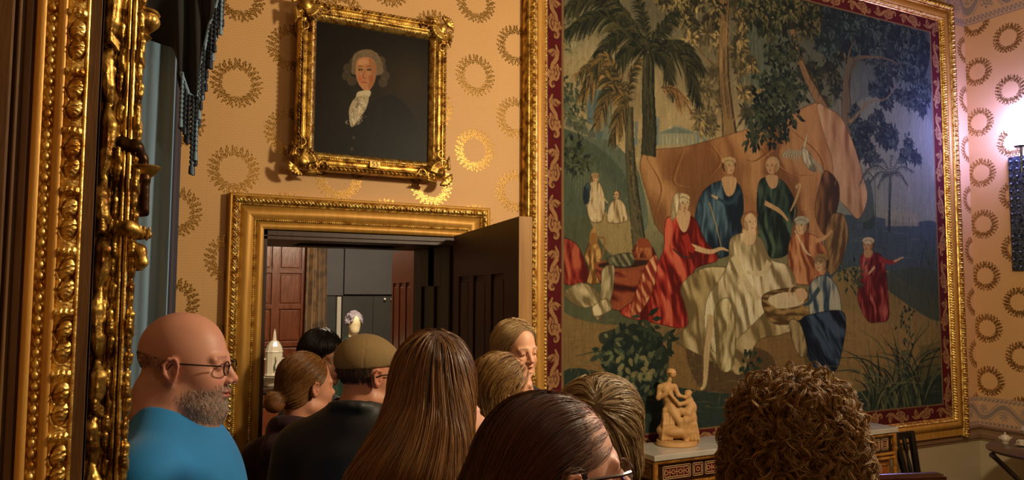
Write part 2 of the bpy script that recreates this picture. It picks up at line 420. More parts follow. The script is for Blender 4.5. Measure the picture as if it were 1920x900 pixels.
# polished wooden panelling, left of the curtain
def px_(x): return x*SN
def pz_(z): return max(0., CH+(z-CH)*SN)
def nbx(mb, a, b, c, d, e, f): return mb.box(px_(a), px_(b), c, d, pz_(e), pz_(f))
pr = empty('wall_panelling', (1.6, YR, 0), 'polished red-brown panelled woodwork seen through the doorway', 'panelling')
pf = MB(); px0, px1 = .2, 1.315
nbx(pf, px0, px1, YR-.04, YR-.001, 0, 2.7)
for x_a, x_b in ((px0, .24), (.56, .60), (1.03, 1.09), (1.265, px1)): nbx(pf, x_a, x_b, YR-.075, YR-.04, 0, 2.7)
for z_a, z_b in ((.86, .91), (1.16, 1.205), (1.468, 1.507), (1.774, 1.81), (2.066, 2.1), (2.38, 2.42), (2.6, 2.7)): nbx(pf, px0, px1, YR-.073, YR-.04, z_a, z_b)
pf.build('framing', redwood, pr, bevel=.004)
for x_a, x_b in ((.24, .56), (.60, 1.03), (1.09, 1.265)):
    for z_a, z_b in ((.91, 1.16), (1.205, 1.468), (1.507, 1.774), (1.81, 2.066), (2.1, 2.38), (2.42, 2.6)):
        nbx(MB(), x_a+.012, x_b-.012, YR-.06, YR-.038, z_a+.012, z_b-.012).build('panel', redwood, pr, bevel=.008)
# gold curtain
def curtain(name, p0, p1, z0, z1, amp, folds, m, parent=None, gather=1., n=120, nz=40, th=.004, seed=0, sway=0.):
    """pleated cloth between two plan points"""
    x = np.linspace(0, 1, n); z = np.linspace(0, 1, nz); xx, zz_ = np.meshgrid(x, z, indexing='ij')
    d = np.array(p1)-np.array(p0); L = np.hypot(*d); d = d/L; nn = np.array([d[1], -d[0]])
    ph = xx*folds*2*PI+.9*np.sin(xx*7+seed)+.35*np.sin(zz_*3+seed+xx*4)
    off = amp*(.5+.5*zz_*0+.5*(1-zz_))*(np.sin(ph)+.3*np.sin(2.3*ph+1))
    g = 1-(1-gather)*zz_
    u = (.5+(xx-.5)*g)*L+sway*(1-zz_)*zz_
    V = np.stack([p0[0]+d[0]*u+nn[0]*off, p0[1]+d[1]*u+nn[1]*off, z0+(z1-z0)*zz_], -1)
    idx = np.arange(n*nz).reshape(n, nz)
    F = np.stack([idx[:-1, :-1], idx[1:, :-1], idx[1:, 1:], idx[:-1, 1:]], -1).reshape(-1, 4)
    o = mesh_np(name, V.reshape(-1, 3), F, m, parent)
    s = o.modifiers.new('thick', 'SOLIDIFY'); s.thickness = th
    return o
gc = curtain('curtain', (px_(1.275), YR-.17), (px_(1.475), YR-.17), .02, 2.9, .035, 4, goldcloth, gather=.8)
tag(gc, 'gold damask curtain hanging beside the panelling through the doorway', 'curtain')
# grey display boards
gb = empty('display_screen', (2.9, YR-.1, 0), 'dark grey boarded display screen behind the mannequin', 'display screen')
nbx(MB(), 1.45, 1.612, YR-.10, YR-.06, 1.885, 2.9).build('upper_board', greyp, gb, bevel=.003)
nbx(MB(), 1.618, 2.6, YR-.12, YR-.07, 1.895, 2.9).build('upper_board', greyp, gb, bevel=.003)
nbx(MB(), 1.45, 1.555, YR-.08, YR-.05, .0, 1.88).build('lower_board', greyd, gb, bevel=.002)
nbx(MB(), 1.61, 1.875, YR-.09, YR-.05, .0, 1.88).build('lower_board', greyd, gb, bevel=.002)
nbx(MB(), 1.878, 2.6, YR-.09, YR-.05, .0, 1.88).build('lower_board', greyd, gb, bevel=.002)
nbx(MB(), 1.562, 1.597, YR-.11, YR-.05, .0, 1.875).build('post', M('off_white_post', 'c8c6be', rough=.5), gb, bevel=.003)
for x in (1.965, 2.03): MB().sphere((px_(x), YR-.16, pz_(1.855)), .018).build('clip', white, gb)
# ---------------------------------------------------------------- signed-distance modelling, meshed with surface nets
def smin(a, b, k):
    h = np.clip(.5+.5*(b-a)/k, 0, 1); return b*(1-h)+a*h-k*h*(1-h)
def rotm(yaw=0., pitch=0., roll=0.):
    """forward +X; pitch>0 looks up, roll tilts about the forward axis"""
    return np.array(Matrix.Rotation(yaw, 3, 'Z') @ Matrix.Rotation(-pitch, 3, 'Y') @ Matrix.Rotation(roll, 3, 'X'))
I3 = np.eye(3)
class Shape:
    def __init__(s): s.ops = []; s.fr(I3, (0, 0, 0), 1.)
    def fr(s, R=I3, c=(0, 0, 0), k=1.): s.R, s.c, s.k = np.asarray(R), np.asarray(c, float), k; return s
    def _w(s, p): return s.R @ (np.asarray(p, float)*s.k)+s.c
    def ell(s, c, r, k=.01, rot=None, mode=1):
        R = s.R if rot is None else s.R @ rotm(*rot)
        r = np.asarray(r, float)*s.k; c = s._w(c); ext = np.sqrt((R**2) @ (r**2))
        def f(x, y, z):
            X, Y, Z = x-c[0], y-c[1], z-c[2]
            q = [(R[0, i]*X+R[1, i]*Y+R[2, i]*Z) for i in range(3)]
            k0 = np.sqrt(sum((q[i]/r[i])**2 for i in range(3)))+1e-9; k1 = np.sqrt(sum((q[i]/r[i]**2)**2 for i in range(3)))+1e-9
            return k0*(k0-1)/k1
        s.ops.append((f, c-ext, c+ext, max(k*s.k, 1e-4), mode)); return s
    def cap(s, a, b, ra, rb=None, k=.01, mode=1):
        rb = ra if rb is None else rb; a, b = s._w(a), s._w(b); ra *= s.k; rb *= s.k; d = b-a; L2 = d@d+1e-12
        def f(x, y, z):
            X, Y, Z = x-a[0], y-a[1], z-a[2]
            t = np.clip((X*d[0]+Y*d[1]+Z*d[2])/L2, 0, 1)
            return np.sqrt((X-t*d[0])**2+(Y-t*d[1])**2+(Z-t*d[2])**2)-(ra+(rb-ra)*t)
        m = max(ra, rb)
        s.ops.append((f, np.minimum(a, b)-m, np.maximum(a, b)+m, max(k*s.k, 1e-4), mode)); return s
    def box(s, c, h, rd=.005, k=.005, rot=None, mode=1):
        R = s.R if rot is None else s.R @ rotm(*rot)
        h = np.asarray(h, float)*s.k; c = s._w(c); ext = np.abs(R) @ h; rd *= s.k
        def f(x, y, z):
            X, Y, Z = x-c[0], y-c[1], z-c[2]
            q = [np.abs(R[0, i]*X+R[1, i]*Y+R[2, i]*Z)-h[i]+rd for i in range(3)]
            return np.sqrt(sum(np.maximum(v, 0)**2 for v in q))+np.minimum(np.maximum(np.maximum(q[0], q[1]), q[2]), 0)-rd
        s.ops.append((f, c-ext, c+ext, max(k*s.k, 1e-4), mode)); return s
    def path(s, pts, rs, k=.01, mode=1):
        rs = [rs]*len(pts) if isinstance(rs, (int, float)) else rs
        for i in range(len(pts)-1): s.cap(pts[i], pts[i+1], rs[i], rs[i+1], k, mode)
        return s
    def merge(s, o): s.ops += o.ops; return s
    def sd(s, P):
        x, y, z = P[:, 0], P[:, 1], P[:, 2]; d = None
        for f, lo, hi, k, mode in s.ops:
            v = f(x, y, z)
            d = v if d is None else (smin(d, v, k) if mode > 0 else -smin(-d, v, k))
        return d
    def grad(s, P, e=.0015):
        g = np.stack([s.sd(P+np.eye(3)[i]*e)-s.sd(P-np.eye(3)[i]*e) for i in range(3)], -1)
        return g/(np.linalg.norm(g, axis=1, keepdims=True)+1e-9)
    def mesh(s, res, fine=None):
        """fine = list of (lo, hi, res) per-axis refinement boxes"""
        pos = [o for o in s.ops if o[4] > 0]
        lo = np.min([o[1] for o in pos], 0)-.012-res; hi = np.max([o[2] for o in pos], 0)+.012+res
        ax = []
        for i in range(3):
            c = [lo[i]]
            while c[-1] < hi[i]:
                r = res
                for fl, fh, fr_ in (fine or []):
                    if fl[i] <= c[-1] <= fh[i]: r = min(r, fr_)
                c.append(c[-1]+r)
            ax.append(np.array(c))
        V = np.full([len(a) for a in ax], 1., np.float32)
        for f, l, h, k, mode in s.ops:
            m = k+2.5*res; sl = tuple(slice(max(0, np.searchsorted(ax[i], l[i]-m)), np.searchsorted(ax[i], h[i]+m)+1) for i in range(3))
            X, Y, Z = ax[0][sl[0]][:, None, None], ax[1][sl[1]][None, :, None], ax[2][sl[2]][None, None, :]
            if 0 in (X.size, Y.size, Z.size): continue
            v = f(X, Y, Z); o = V[sl]
            V[sl] = smin(o, v, k) if mode > 0 else -smin(-o, v, k)
        return nets(ax[0], ax[1], ax[2], V)
def nets(xs, ys, zs, V):
    In = V < 0; A = (xs, ys, zs)
    cnt = np.zeros([n-1 for n in V.shape], np.int8); cs = [(i, j, k) for i in (0, 1) for j in (0, 1) for k in (0, 1)]
    n0, n1, n2 = cnt.shape
    for i, j, k in cs: cnt += In[i:i+n0, j:j+n1, k:k+n2]
    I, J, K = np.nonzero((cnt > 0) & (cnt < 8))
    acc = np.zeros((len(I), 3)); num = np.zeros(len(I))
    for a in cs:
        for ax in range(3):
            if a[ax]: continue
            b = list(a); b[ax] = 1
            va = V[I+a[0], J+a[1], K+a[2]]; vb = V[I+b[0], J+b[1], K+b[2]]
            s = (va < 0) != (vb < 0); t = np.where(s, va/np.where(s, va-vb, 1), 0)
            p = np.stack([xs[I+a[0]], ys[J+a[1]], zs[K+a[2]]], -1)
            q = (I, J, K)[ax]+a[ax]; st_ = A[ax][q+1]-A[ax][q]
            p[:, ax] += t*st_
            acc += p*s[:, None]; num += s
    P = acc/num[:, None]
    idm = np.full(cnt.shape, -1, np.int32); idm[I, J, K] = np.arange(len(I))
    Fs = []
    for ax in range(3):
        a1, a2 = [(1, 2), (2, 0), (0, 1)][ax]
        sl0 = [slice(None)]*3; sl0[ax] = slice(0, V.shape[ax]-1); s1 = [slice(None)]*3; s1[ax] = slice(1, None)
        A0, B0 = In[tuple(sl0)], In[tuple(s1)]
        e = np.nonzero(A0 != B0)
        e = [v for v in e]; ok = (e[a1] > 0) & (e[a2] > 0) & (e[a1] < V.shape[a1]-1) & (e[a2] < V.shape[a2]-1)
        e = [v[ok] for v in e]; ins = A0[tuple(e)]
        def c(d1, d2):
            q = list(e); q[a1] = q[a1]-d1; q[a2] = q[a2]-d2; return idm[tuple(q)]
        f = np.stack([c(1, 1), c(0, 1), c(0, 0), c(1, 0)], -1)
        f[~ins] = f[~ins][:, ::-1]
        Fs.append(f[(f >= 0).all(1)])
    return P, np.concatenate(Fs)
def smooth(P, F, it=1, lam=.5):
    for _ in range(it):
        acc = np.zeros_like(P); n = np.zeros(len(P))
        for a in range(4):
            for b in ((a+1) % 4, (a+3) % 4):
                np.add.at(acc, F[:, a], P[F[:, b]]); np.add.at(n, F[:, a], 1)
        P = P+lam*(acc/np.maximum(n, 1)[:, None]-P)
    return P
def noise3(P, f, seed=0, octv=3):
    r = np.random.default_rng(seed); o = np.zeros(len(P)); a = 1.
    for _ in range(octv):
        for _k in range(3):
            d = r.normal(size=3); d /= np.linalg.norm(d)
            o += a*np.sin(P@d*f+r.uniform(0, 6.28)+1.5*np.sin(P@np.roll(d, 1)*f*.7+r.uniform(0, 6)))
        f *= 2.1; a *= .5
    return o/3
def normals(P, F):
    n = np.cross(P[F[:, 2]]-P[F[:, 0]], P[F[:, 3]]-P[F[:, 1]]); N = np.zeros_like(P)
    for a in range(4): np.add.at(N, F[:, a], n)
    return N/(np.linalg.norm(N, axis=1, keepdims=True)+1e-12)
def sdf_obj(name, sh, res, mats, parent=None, fine=None, sm=0, disp=None, col=None, keep=None):
    P, F = sh.mesh(res, fine)
    if sm: P = smooth(P, F, sm)
    if disp is not None: P = P+normals(P, F)*disp(P)[:, None]
    if keep is not None:
        kf = keep(P)[F].all(1); F = F[kf]
        u, inv = np.unique(F, return_inverse=True); P = P[u]; F = inv.reshape(F.shape)
    return mesh_np(name, P, F, mats, parent, col=None if col is None else col(P))
# ---------------------------------------------------------------- tapestry frame
TX0, TX1, TZ0, TZ1 = 2.0, 6.02, .86, 4.32
TW = .15
tf = empty('framed_tapestry', (4., YF, .9), 'huge woven tapestry of robed figures, palms and a tent in a gilded moulded frame', 'tapestry')
Rt = (TX0, TZ0-.065, TX1, TZ1)
kt = dict(parent=tf)
relief_frame('outer_fillet', Rt, 0, .024, TW, YF, lambda a, s, L: .075+0*a, gold_d, ds=.6, na=1, sides='LTR', **kt)
relief_frame('carved_band', Rt, .024, .052, TW, YF, lambda a, s, L: leafband(a, s, .024, .052, .040, .022, .075), gold, ds=.003, na=9, sides='LTR', **kt)
relief_frame('fillet', Rt, .052, .064, TW, YF, lambda a, s, L: .078+0*a, gold, ds=.6, na=1, sides='LTR', **kt)
Rt2 = (TX0+.064, TZ0, TX1-.064, TZ1-.064)
relief_frame('flat', Rt2, 0, .055, TW, YF, lambda a, s, L: .066+0*a, gold_m, ds=.6, na=1, sides='LTRB', **kt)
relief_frame('bead', Rt2, .055, .076, TW, YF, lambda a, s, L: beads(a, s, .056, .074, .021, .011, .058), gold, ds=.003, na=7, sides='LTRB', **kt)
relief_frame('sight_edge', Rt2, .076, .086, TW, YF, lambda a, s, L: .045+0*a, gold, ds=.6, na=1, sides='LTRB', **kt)
MB().box(TX0+.064, TX1-.064, YF-.06, YF-.001, TZ0-.055, TZ0).build('bottom_rail', gold_m, tf)
TAP = (TX0+.064+.084, TZ0+.084, TX1-.064-.084, TZ1-.064-.084)
# ---------------------------------------------------------------- portrait in a carved frame
PY = YF-.07
pf_ = empty('portrait_frame', (1.09, PY, 2.5), 'ornate gilded swept picture frame with scrolled corners above the doorway', 'picture frame')
Rp = (.69, 2.51, 1.49, 3.375); kp = dict(parent=pf_); PW = .1
def swell(a, L, s): return 1.
relief_frame('outer_rail', Rp, .006, .030, PW, PY, lambda a, s, L: .03+rope(a, s, .006, .030, .022, .03), gold_d, ds=.004, na=7, **kp)
relief_frame('hollow', Rp, .030, .062, PW, PY, lambda a, s, L: .058-.02*np.sin(PI*(a-.030)/.032)+.006*np.exp(-((a-.046)/.004)**2), gold_d, ds=.3, na=8, **kp)
relief_frame('inner_bead', Rp, .062, .074, PW, PY, lambda a, s, L: .045+rope(a, s, .062, .074, .012, .012), gold_d, ds=.003, na=5, **kp)
relief_frame('leaf_edge', Rp, .074, .1, PW, PY, lambda a, s, L: .018+.03*(1-(a-.074)/.026)+scrollband(a, s, .074, .1, .018, .008), gold, ds=.003, na=7, **kp)
MB().box(Rp[0]+.008, Rp[2]-.008, PY, PY+.02, Rp[1]+.008, Rp[3]-.008).box(1.0, 1.2, PY+.02, YF-.001, 2.6, 2.75).build('back_board', dkwood, pf_)
def spiral(c, r0, r1, a0, a1, n=14):
    return [(c[0]+(r0+(r1-r0)*i/n)*math.cos(a0+(a1-a0)*i/n), 0, c[1]+(r0+(r1-r0)*i/n)*math.sin(a0+(a1-a0)*i/n)) for i in range(n+1)]
def corner(cx, cz, sx, sz, i):
    sh = Shape(); R_ = np.diag([sx, 1, sz]); sh.fr(R_, (cx, PY-.045, cz), 1.)
    # C-scrolls hugging the corner, pierced acanthus and a shell boss (x, z grow towards the frame's middle)
    for sw in (0, 1):
        def q(pts): return [(p[2], p[1], p[0]) if sw else p for p in pts]
        tp = list(np.linspace(.012, .006, 15))
        sh.path(q(spiral((.075, .012), .034, .006, 2.6, -5.2)), tp, k=.003)
        sh.path(q(spiral((.135, .022), .028, .005, 3.6, -2.8)), list(np.linspace(.009, .004, 15)), k=.003)
        sh.path(q([(.16, 0, .016), (.19, .006, .02), (.225, .012, .02)]), [.010, .007, .003], k=.004)
        sh.path(q([(-.02, 0, .06), (-.014, -.01, .10), (-.022, -.004, .125)]), [.012, .009, .003], k=.004)
        for j in range(5):
            a = .25+j*.23
            sh.path(q([(.015+.02*math.cos(a), -.012, .015+.02*math.sin(a)), (.02+.07*math.cos(a), -.02, .02+.07*math.sin(a)), (.02+.095*math.cos(a+.1), -.006, .02+.095*math.sin(a+.1))]), [.006, .008, .003], k=.002)
    sh.ell((.03, -.012, .03), (.026, .018, .026), k=.006)
    sh.ell((-.008, .0, -.008), (.022, .014, .022), k=.008)
    for j in range(7):
        a = PI+.25+(j-3)*.36+.55
        sh.path([(.0, 0, .0), (.045*math.cos(a)+.01, -.006, .045*math.sin(a)+.01)], [.006, .008], k=.003)
    sdf_obj('corner_ornament', sh, .0032, gold_d, pf_)
for i, (cx, cz, sx, sz) in enumerate(((.70, 3.365, 1, -1), (1.48, 3.365, -1, -1), (.70, 2.52, 1, 1), (1.48, 2.52, -1, 1))): corner(cx, cz, sx, sz, i)
# number plate with 55
npz = 2.548
MB().box(1.062, 1.118, PY-.066, PY-.058, npz, npz+.032).build('number_plate', plate, pf_, bevel=.001)
fc = bpy.data.curves.new('number_text', 'FONT'); fc.body = '55'; fc.size = .036; fc.align_x = 'CENTER'; fc.align_y = 'CENTER'; fc.extrude = .0006
fc.materials.append(M('plate_ink', '1a120a', rough=.6)); _tmp = bpy.data.objects.new('tmp', fc); COL.objects.link(_tmp); bpy.context.view_layer.update()
_me = bpy.data.meshes.new_from_object(_tmp.evaluated_get(bpy.context.evaluated_depsgraph_get())); bpy.data.objects.remove(_tmp)
fo = bpy.data.objects.new('plate_number', _me); COL.objects.link(fo); fo.parent = pf_
fo.location = Vector((1.09, PY-.0665, npz+.016))-Vector(pf_.location); fo.rotation_euler = (PI/2, 0, 0)
# ---------------------------------------------------------------- near gilded architrave and carved pier frame on the left
ga = empty('gilded_architrave', (-.13, 1.56, 0), 'tall gilded moulding with bead and leaf carving at the left edge of the view', 'moulding')
def vband(name, x0, x1, Y, hf, m, parent, ds=.004, na=10, z0=.02, z1=3.6):
    nz = max(2, int((z1-z0)/ds)); a, s = np.meshgrid(np.linspace(0, x1-x0, na+1), np.linspace(z0, z1, nz+1), indexing='ij')
    h = hf(a, s); P = np.stack([x0+a, Y-h, s], -1)
    e0 = P[:1].copy(); e0[..., 1] = Y+.02; e1 = P[-1:].copy(); e1[..., 1] = Y+.02
    P = np.concatenate([e0, P, e1], 0); r, c = P.shape[:2]; idx = np.arange(r*c).reshape(r, c)
    F = np.stack([idx[:-1, :-1], idx[1:, :-1], idx[1:, 1:], idx[:-1, 1:]], -1).reshape(-1, 4)
    return mesh_np(name, P.reshape(-1, 3), F, m, parent)
YA = 1.5
X = lambda px: atY(px, 450, YA)[0]
zt, zb = 2.9, .02
kz = dict(z0=zb, z1=zt)
MB().box(-.335, X(50), YA-.002, YA+.12, 0, zt).box(-.335, X(8), YA-.02, YA, 0, zt).box(X(14), X(22), YA-.016, YA, 0, zt).box(X(28), X(44), YA-.01, YA, 0, zt).build('timber_jamb', brownwood, ga, bevel=.003)
MB().box(X(50)-.001, X(172), YA+.018, YA+.12, 0, zt).build('core', brownwood, ga)
vband('flat', X(50), X(68), YA, lambda a, s: .014+0*a, gold_m, ga, ds=2, na=2, **kz)
vband('bead', X(68), X(90), YA, lambda a, s: beads(a, s, .002, X(90)-X(68)-.002, .0186, .008, .006), gold, ga, ds=.0016, na=12, **kz)
vband('flat', X(90), X(108), YA, lambda a, s: .011+.003*np.sin(a*180)+0*a, gold_m, ga, ds=2, na=4, **kz)
def bigleaf(a, s):
    w = X(145)-X(108); u = a/w; p = .105; v = (s/p) % 1
    h = .006+.004*np.sin(PI*u)
    h += .0007*np.sin(s*800+np.sin(a*300)*2)*np.exp(-((u-.5)/.5)**2)
    # pair of rounded tongues inside a dark arch, then a ribbed collar
    for c, r, cu in ((.30, .165, .60), (.62, .165, .60)):
        vv = v-c-.10*(u-.5); d = np.abs(vv/r)**1.25+np.abs((u-cu)/.46)**2.2; k_ = np.clip(1-d, 0, 1); h += .0070*k_**.75-.004*np.exp(-(vv/.022)**2)*k_; d = d**.7
        h -= .009*np.exp(-((d-1.12)/.10)**2)
        tip = np.hypot((v-c-.02)/.05, (u-.12)/.2); h += .006*np.clip(1-tip*tip, 0, 1)
    col_ = np.clip(1-((v-.92)/.09)**2, 0, 1); h += .008*col_*(.8+.2*np.sin(u*24))
    return h
vband('leaf_band', X(108), X(145), YA, bigleaf, gold, ga, ds=.0016, na=30, **kz)
vband('fillet', X(145), X(151), YA, lambda a, s: .010+0*a, gold, ga, ds=2, na=1, **kz)
MB().box(X(151), X(172), YA+.001, YA+.1, 0, zt).build('dark_fillet', brownwood, ga)
# carved pier-glass frame just beyond
YP = 1.64
gp = empty('pier_glass_frame', (-.03, YP+.02, 0), 'carved gilt pier glass frame seen edge on beside the blue curtain', 'mirror frame')
X2 = lambda px: atY(px, 450, YP)[0]
MB().box(-.335, X2(208), YP+.03, YP+.12, 0, zt).box(-.1, X2(240), YP+.05, YP+.10, 0, zt).build('core', brownwood, gp)
def foliage(xa, xb, Y, p, seed, nm, amp=1.):
    sh = Shape(); r = random.Random(seed); z = 1.0; w = xb-xa; xc = (xa+xb)/2; i = 0
    while z < zt:
        s = -1 if i % 2 else 1; L = p*r.uniform(.8, 1.25)
        sh.path([(xc-s*w*.18, Y, z), (xc+s*w*.05, Y-.012*amp, z+L*.35), (xc+s*w*.16, Y-.016*amp, z+L*.7), (xc-s*w*.05, Y-.004, z+L)], [w*.2, w*.44, w*.46, w*.16], k=.003)
        sh.path([(xc+s*w*.32, Y, z+L*.1), (xc+s*w*.38, Y-.012*amp, z+L*.45), (xc+s*w*.25, Y-.014*amp, z+L*.8)], [w*.08, w*.2, w*.08], k=.002)
        sh.path([(xc-s*w*.36, Y, z+L*.3), (xc-s*w*.30, Y-.014*amp, z+L*.6), (xc-s*w*.40, Y-.006*amp, z+L*.95)], [w*.05, w*.13, w*.05], k=.0025)
        sh.path([(xc, Y-.020*amp, z+L*.15), (xc+s*w*.1, Y-.030*amp, z+L*.5), (xc+s*w*.08, Y-.024*amp, z+L*.85)], [w*.05, w*.07, w*.04], k=.002)
        if i % 3 == 2:   # ribbon tie
            for q in (-1, 0, 1): sh.path([(xa+.002, Y-.01, z+L+q*.007), (xc, Y-.026, z+L+.010+q*.007), (xb-.002, Y-.01, z+L-.004+q*.007)], .0045, k=.0015)
        z += L*.93; i += 1
    sdf_obj(nm, sh, .0024, gold_d, gp)
    sdf_ = None
MB().box(X2(172), X2(222), YP, YP+.03, 0, zt).build('backing', gold_d, gp)
foliage(X2(173), X2(208), YP, .125, 3, 'carved_foliage')
foliage(X2(206), X2(223), YP+.005, .06, 9, 'leaf_carving', .7)
vband('fillet', X2(223), X2(229), YP, lambda a, s: .012+0*a, gold_d, gp, ds=2, na=1, **kz)
vband('groove', X2(229), X2(232), YP, lambda a, s: .002+0*a, dkwood, gp, ds=2, na=1, **kz)
vband('fillet', X2(232), X2(241), YP, lambda a, s: .010+.003*np.sin(PI*a/(X2(241)-X2(232))), gold, gp, ds=2, na=5, **kz)
foliage(X2(240), X2(257), YP+.008, .048, 5, 'rope_carving', .8)
# gadrooned cup near the top, scalloped bracket, lower paterae
def at2(px, py, Y=YP-.01): return atY(px, py, Y)
c = at2(262, 35); mb = MB()
mb.lathe([(.001, -.034), (.012, -.032), (.02, -.024), (.013, -.018), (.020, -.010), (.030, 0), (.034, .010), (.030, .02), (.034, .024), (.030, .03), (.001, .032)], (c[0]+.004, c[1]+.04, c[2]), 40, flute=lambda a, z: .05*math.sin(a*14) if -.012 < z < .02 else 0)
mb.build('gadrooned_cup', gold_d, gp, smooth=True)
sh = Shape(); c = at2(238, 330); o = c+np.array([0, .02, 0])
sh.fr(I3, o)
sh.path([(-.034, 0, .052), (-.012, -.012, .064), (.012, -.014, .058), (.026, -.006, .038)], [.012, .015, .014, .010], k=.01)
sh.path([(.026, 0, .04), (.030, -.004, .0), (.033, -.002, -.062)], [.010, .011, .009], k=.008)
sh.box((.0, .012, -.008), (.032, .012, .055), rd=.01, k=.01)
for i in range(7): sh.path([(-.030+i*.0095, -.004, .046), (-.028+i*.0092, -.008, .0), (-.029+i*.0098, -.004, -.058-.004*(i % 2))], [.0045, .005, .0055], k=.003)
sh.path([(-.034, .0, -.068), (.0, -.008, -.074), (.036, 0, -.07)], [.006, .008, .006], k=.006)
sdf_obj('shell_bracket', sh, .0028, bronze, gp)
c = at2(275, 320); MB().lathe([(.001, -.012), (.012, -.010), (.020, 0), (.026, .010), (.022, .013), (.001, .010)], (c[0]-.004, c[1]+.02, c[2]), 28, sx=1.2).build('drip_pan', gold_d, gp, smooth=True)
for (px, py, r_) in ((258, 240, .010), (256, 190, .006), (268, 440, .012), (254, 478, .012), (262, 500, .011)):
    c = at2(px, py); sh = Shape().fr(I3, c+np.array([-.006, .03, 0]))
    sh.ell((0, 0, 0), (r_*1.5, r_, r_*.7), k=.004).ell((r_*.9, 0, r_*.3), (r_*.6, r_*.9, r_*.5), k=.004).cap((-.02, 0, 0), (.0, 0, 0), r_*.6, k=.004)
    for i in range(5): sh.cap((r_*.3+.002*i, -r_*.9, -r_*.6), (r_*.5+.002*i, -r_, r_*.6), .0015, k=.001)
    sdf_obj('carved_boss', sh, .002, gold_d, gp)
sh = Shape()
a_, b_ = at2(205, 425), at2(275, 440)
sh.path([tuple(a_), tuple((a_+b_)/2+np.array([0, -.01, .006])), tuple(b_)], [.008, .013, .010], k=.006)
for i in range(9):
    t = i/8; p = a_*(1-t)+b_*t; sh.cap(tuple(p+np.array([0, -.01, -.010])), tuple(p+np.array([.004, -.012, .012])), .003, k=.002)
sh.path([tuple(at2(250, 462)), tuple(at2(262, 470)), tuple(at2(266, 492)), tuple(at2(258, 498))], [.010, .012, .011, .006], k=.005)
sdf_obj('candle_arm', sh, .0024, gold_d, gp)
# ---------------------------------------------------------------- blue curtain, dark pelmet with tasselled fringe
cb = curtain('window_curtain', (-.22, 3.0), (.118, 2.82), .03, 2.86, .018, 4.2, bluecloth, n=160, nz=60, th=.005, seed=3)
tag(cb, 'pale blue full length curtain behind the gilded frame', 'curtain')
cn = curtain('window_curtain', (.122, 2.84), (.150, 3.02), .03, 2.86, .006, 1.2, navy, n=30, nz=20, th=.02, seed=1)
tag(cn, 'narrow dark navy curtain edge beside the pale blue curtain', 'curtain')
vl = empty('curtain_pelmet', (.05, 2.75, 3.0), 'dark draped pelmet with blue tasselled fringe at the top left', 'pelmet')
# draped swag: lower edge runs diagonally
nu, nv = 60, 40; uu, vv = np.meshgrid(np.linspace(0, 1, nu), np.linspace(0, 1, nv), indexing='ij')
pe = [atY(x, y, 2.7) for x, y in ((255, 60), (325, 88), (338, 150), (352, 190), (368, 195), (378, 120), (392, 60), (410, 5), (418, -40))]
tt = np.linspace(0, 1, len(pe)); ex = np.interp(uu, tt, [p[0] for p in pe]); ez = np.interp(uu, tt, [p[2] for p in pe])
top = 3.5; Vz = ez+(top-ez)*vv; Vx = ex+0*vv-.12*vv*(uu)*0; Vy = 2.7+.025*np.sin(uu*22+vv*4)*(1-.6*vv)-.02*np.sin(vv*9)
idx = np.arange(nu*nv).reshape(nu, nv); Fq = np.stack([idx[:-1, :-1], idx[1:, :-1], idx[1:, 1:], idx[:-1, 1:]], -1).reshape(-1, 4)
o = mesh_np('drape', np.stack([Vx, Vy, Vz], -1).reshape(-1, 3), Fq, blackcloth, vl); sm_ = o.modifiers.new('t', 'SOLIDIFY'); sm_.thickness = .012
MB().box(-.335, .0, 2.68, 3.1, 2.88, 3.5).build('pelmet_board', blackcloth, vl)
tas = M('tassel_blue', '1a2c46', rough=.6, c2='07080c', scale=160, contrast=6)
tas2 = M('tassel_pale', '6f8fa8', rough=.6)
rr = random.Random(2)
edge = pe[2:]
for i in range(46):
    t = i/45*(len(edge)-1); k = min(int(t), len(edge)-2); p = edge[k]*(1-(t-k))+edge[k+1]*(t-k)
    ln = .10+.05*rr.random() if not (1.4 < t < 2.4) else .17+.06*rr.random()
    x, z = p[0]+rr.uniform(-.006, .006), p[2]+.02; y = p[1]-.02+rr.uniform(-.012, .012)
    pr_ = [(.001, 0), (.004, -.004), (.0022, -.012)]; zc = -.012
    while zc > -ln:
        pr_ += [(.0052, zc-.004), (.0052, zc-.010), (.0022, zc-.014)]; zc -= .016
    pr_ += [(.006, zc-.006), (.007, zc-.03), (.001, zc-.032)]
    MB().lathe(pr_[::-1], (x, y, z), 8).build('tassel', tas if i % 4 else tas2, vl, smooth=True)
gi = MB(); gi.tube([tuple(p+np.array([0, -.022, .02])) for p in edge], .007, 8); gi.build('fringe_heading', tas2, vl, smooth=True)
# ---------------------------------------------------------------- people
skinm = M('skin', 'c98f72', rough=.48, attr=True, sss=.12, spec=.4, bmp=(300, .0004))
hair_soft = M('soft_hair', '6b4424', rough=.55, attr=True, spec=.3)
hairm = M('hair', '6b4424', rough=.36, attr=True, spec=.55)
scalpm = M('hair_mass', '3b2413', rough=.7, attr=True)
eyewhite = M('eye_white', 'ddd5cc', rough=.15, coat=.6)
iris = M('iris', '2c1c12', rough=.1, coat=.8)
frame_m = M('spectacle_frame', '15100e', rough=.25, metal=.4)
tortoise = M('tortoiseshell_frame', '2a0f0d', rough=.2, coat=.6)
gl = bpy.data.materials.new('lens_glass'); gl.use_nodes = True; MATS['lens'] = gl
_n = gl.node_tree.nodes; _t = _n.new('ShaderNodeBsdfTransparent'); _t.inputs[0].default_value = (.93, .93, .92, 1); _m = _n.new('ShaderNodeMixShader'); _m.inputs[0].default_value = .07; _g = _n.new('ShaderNodeBsdfGlossy'); _g.inputs['Roughness'].default_value = .05
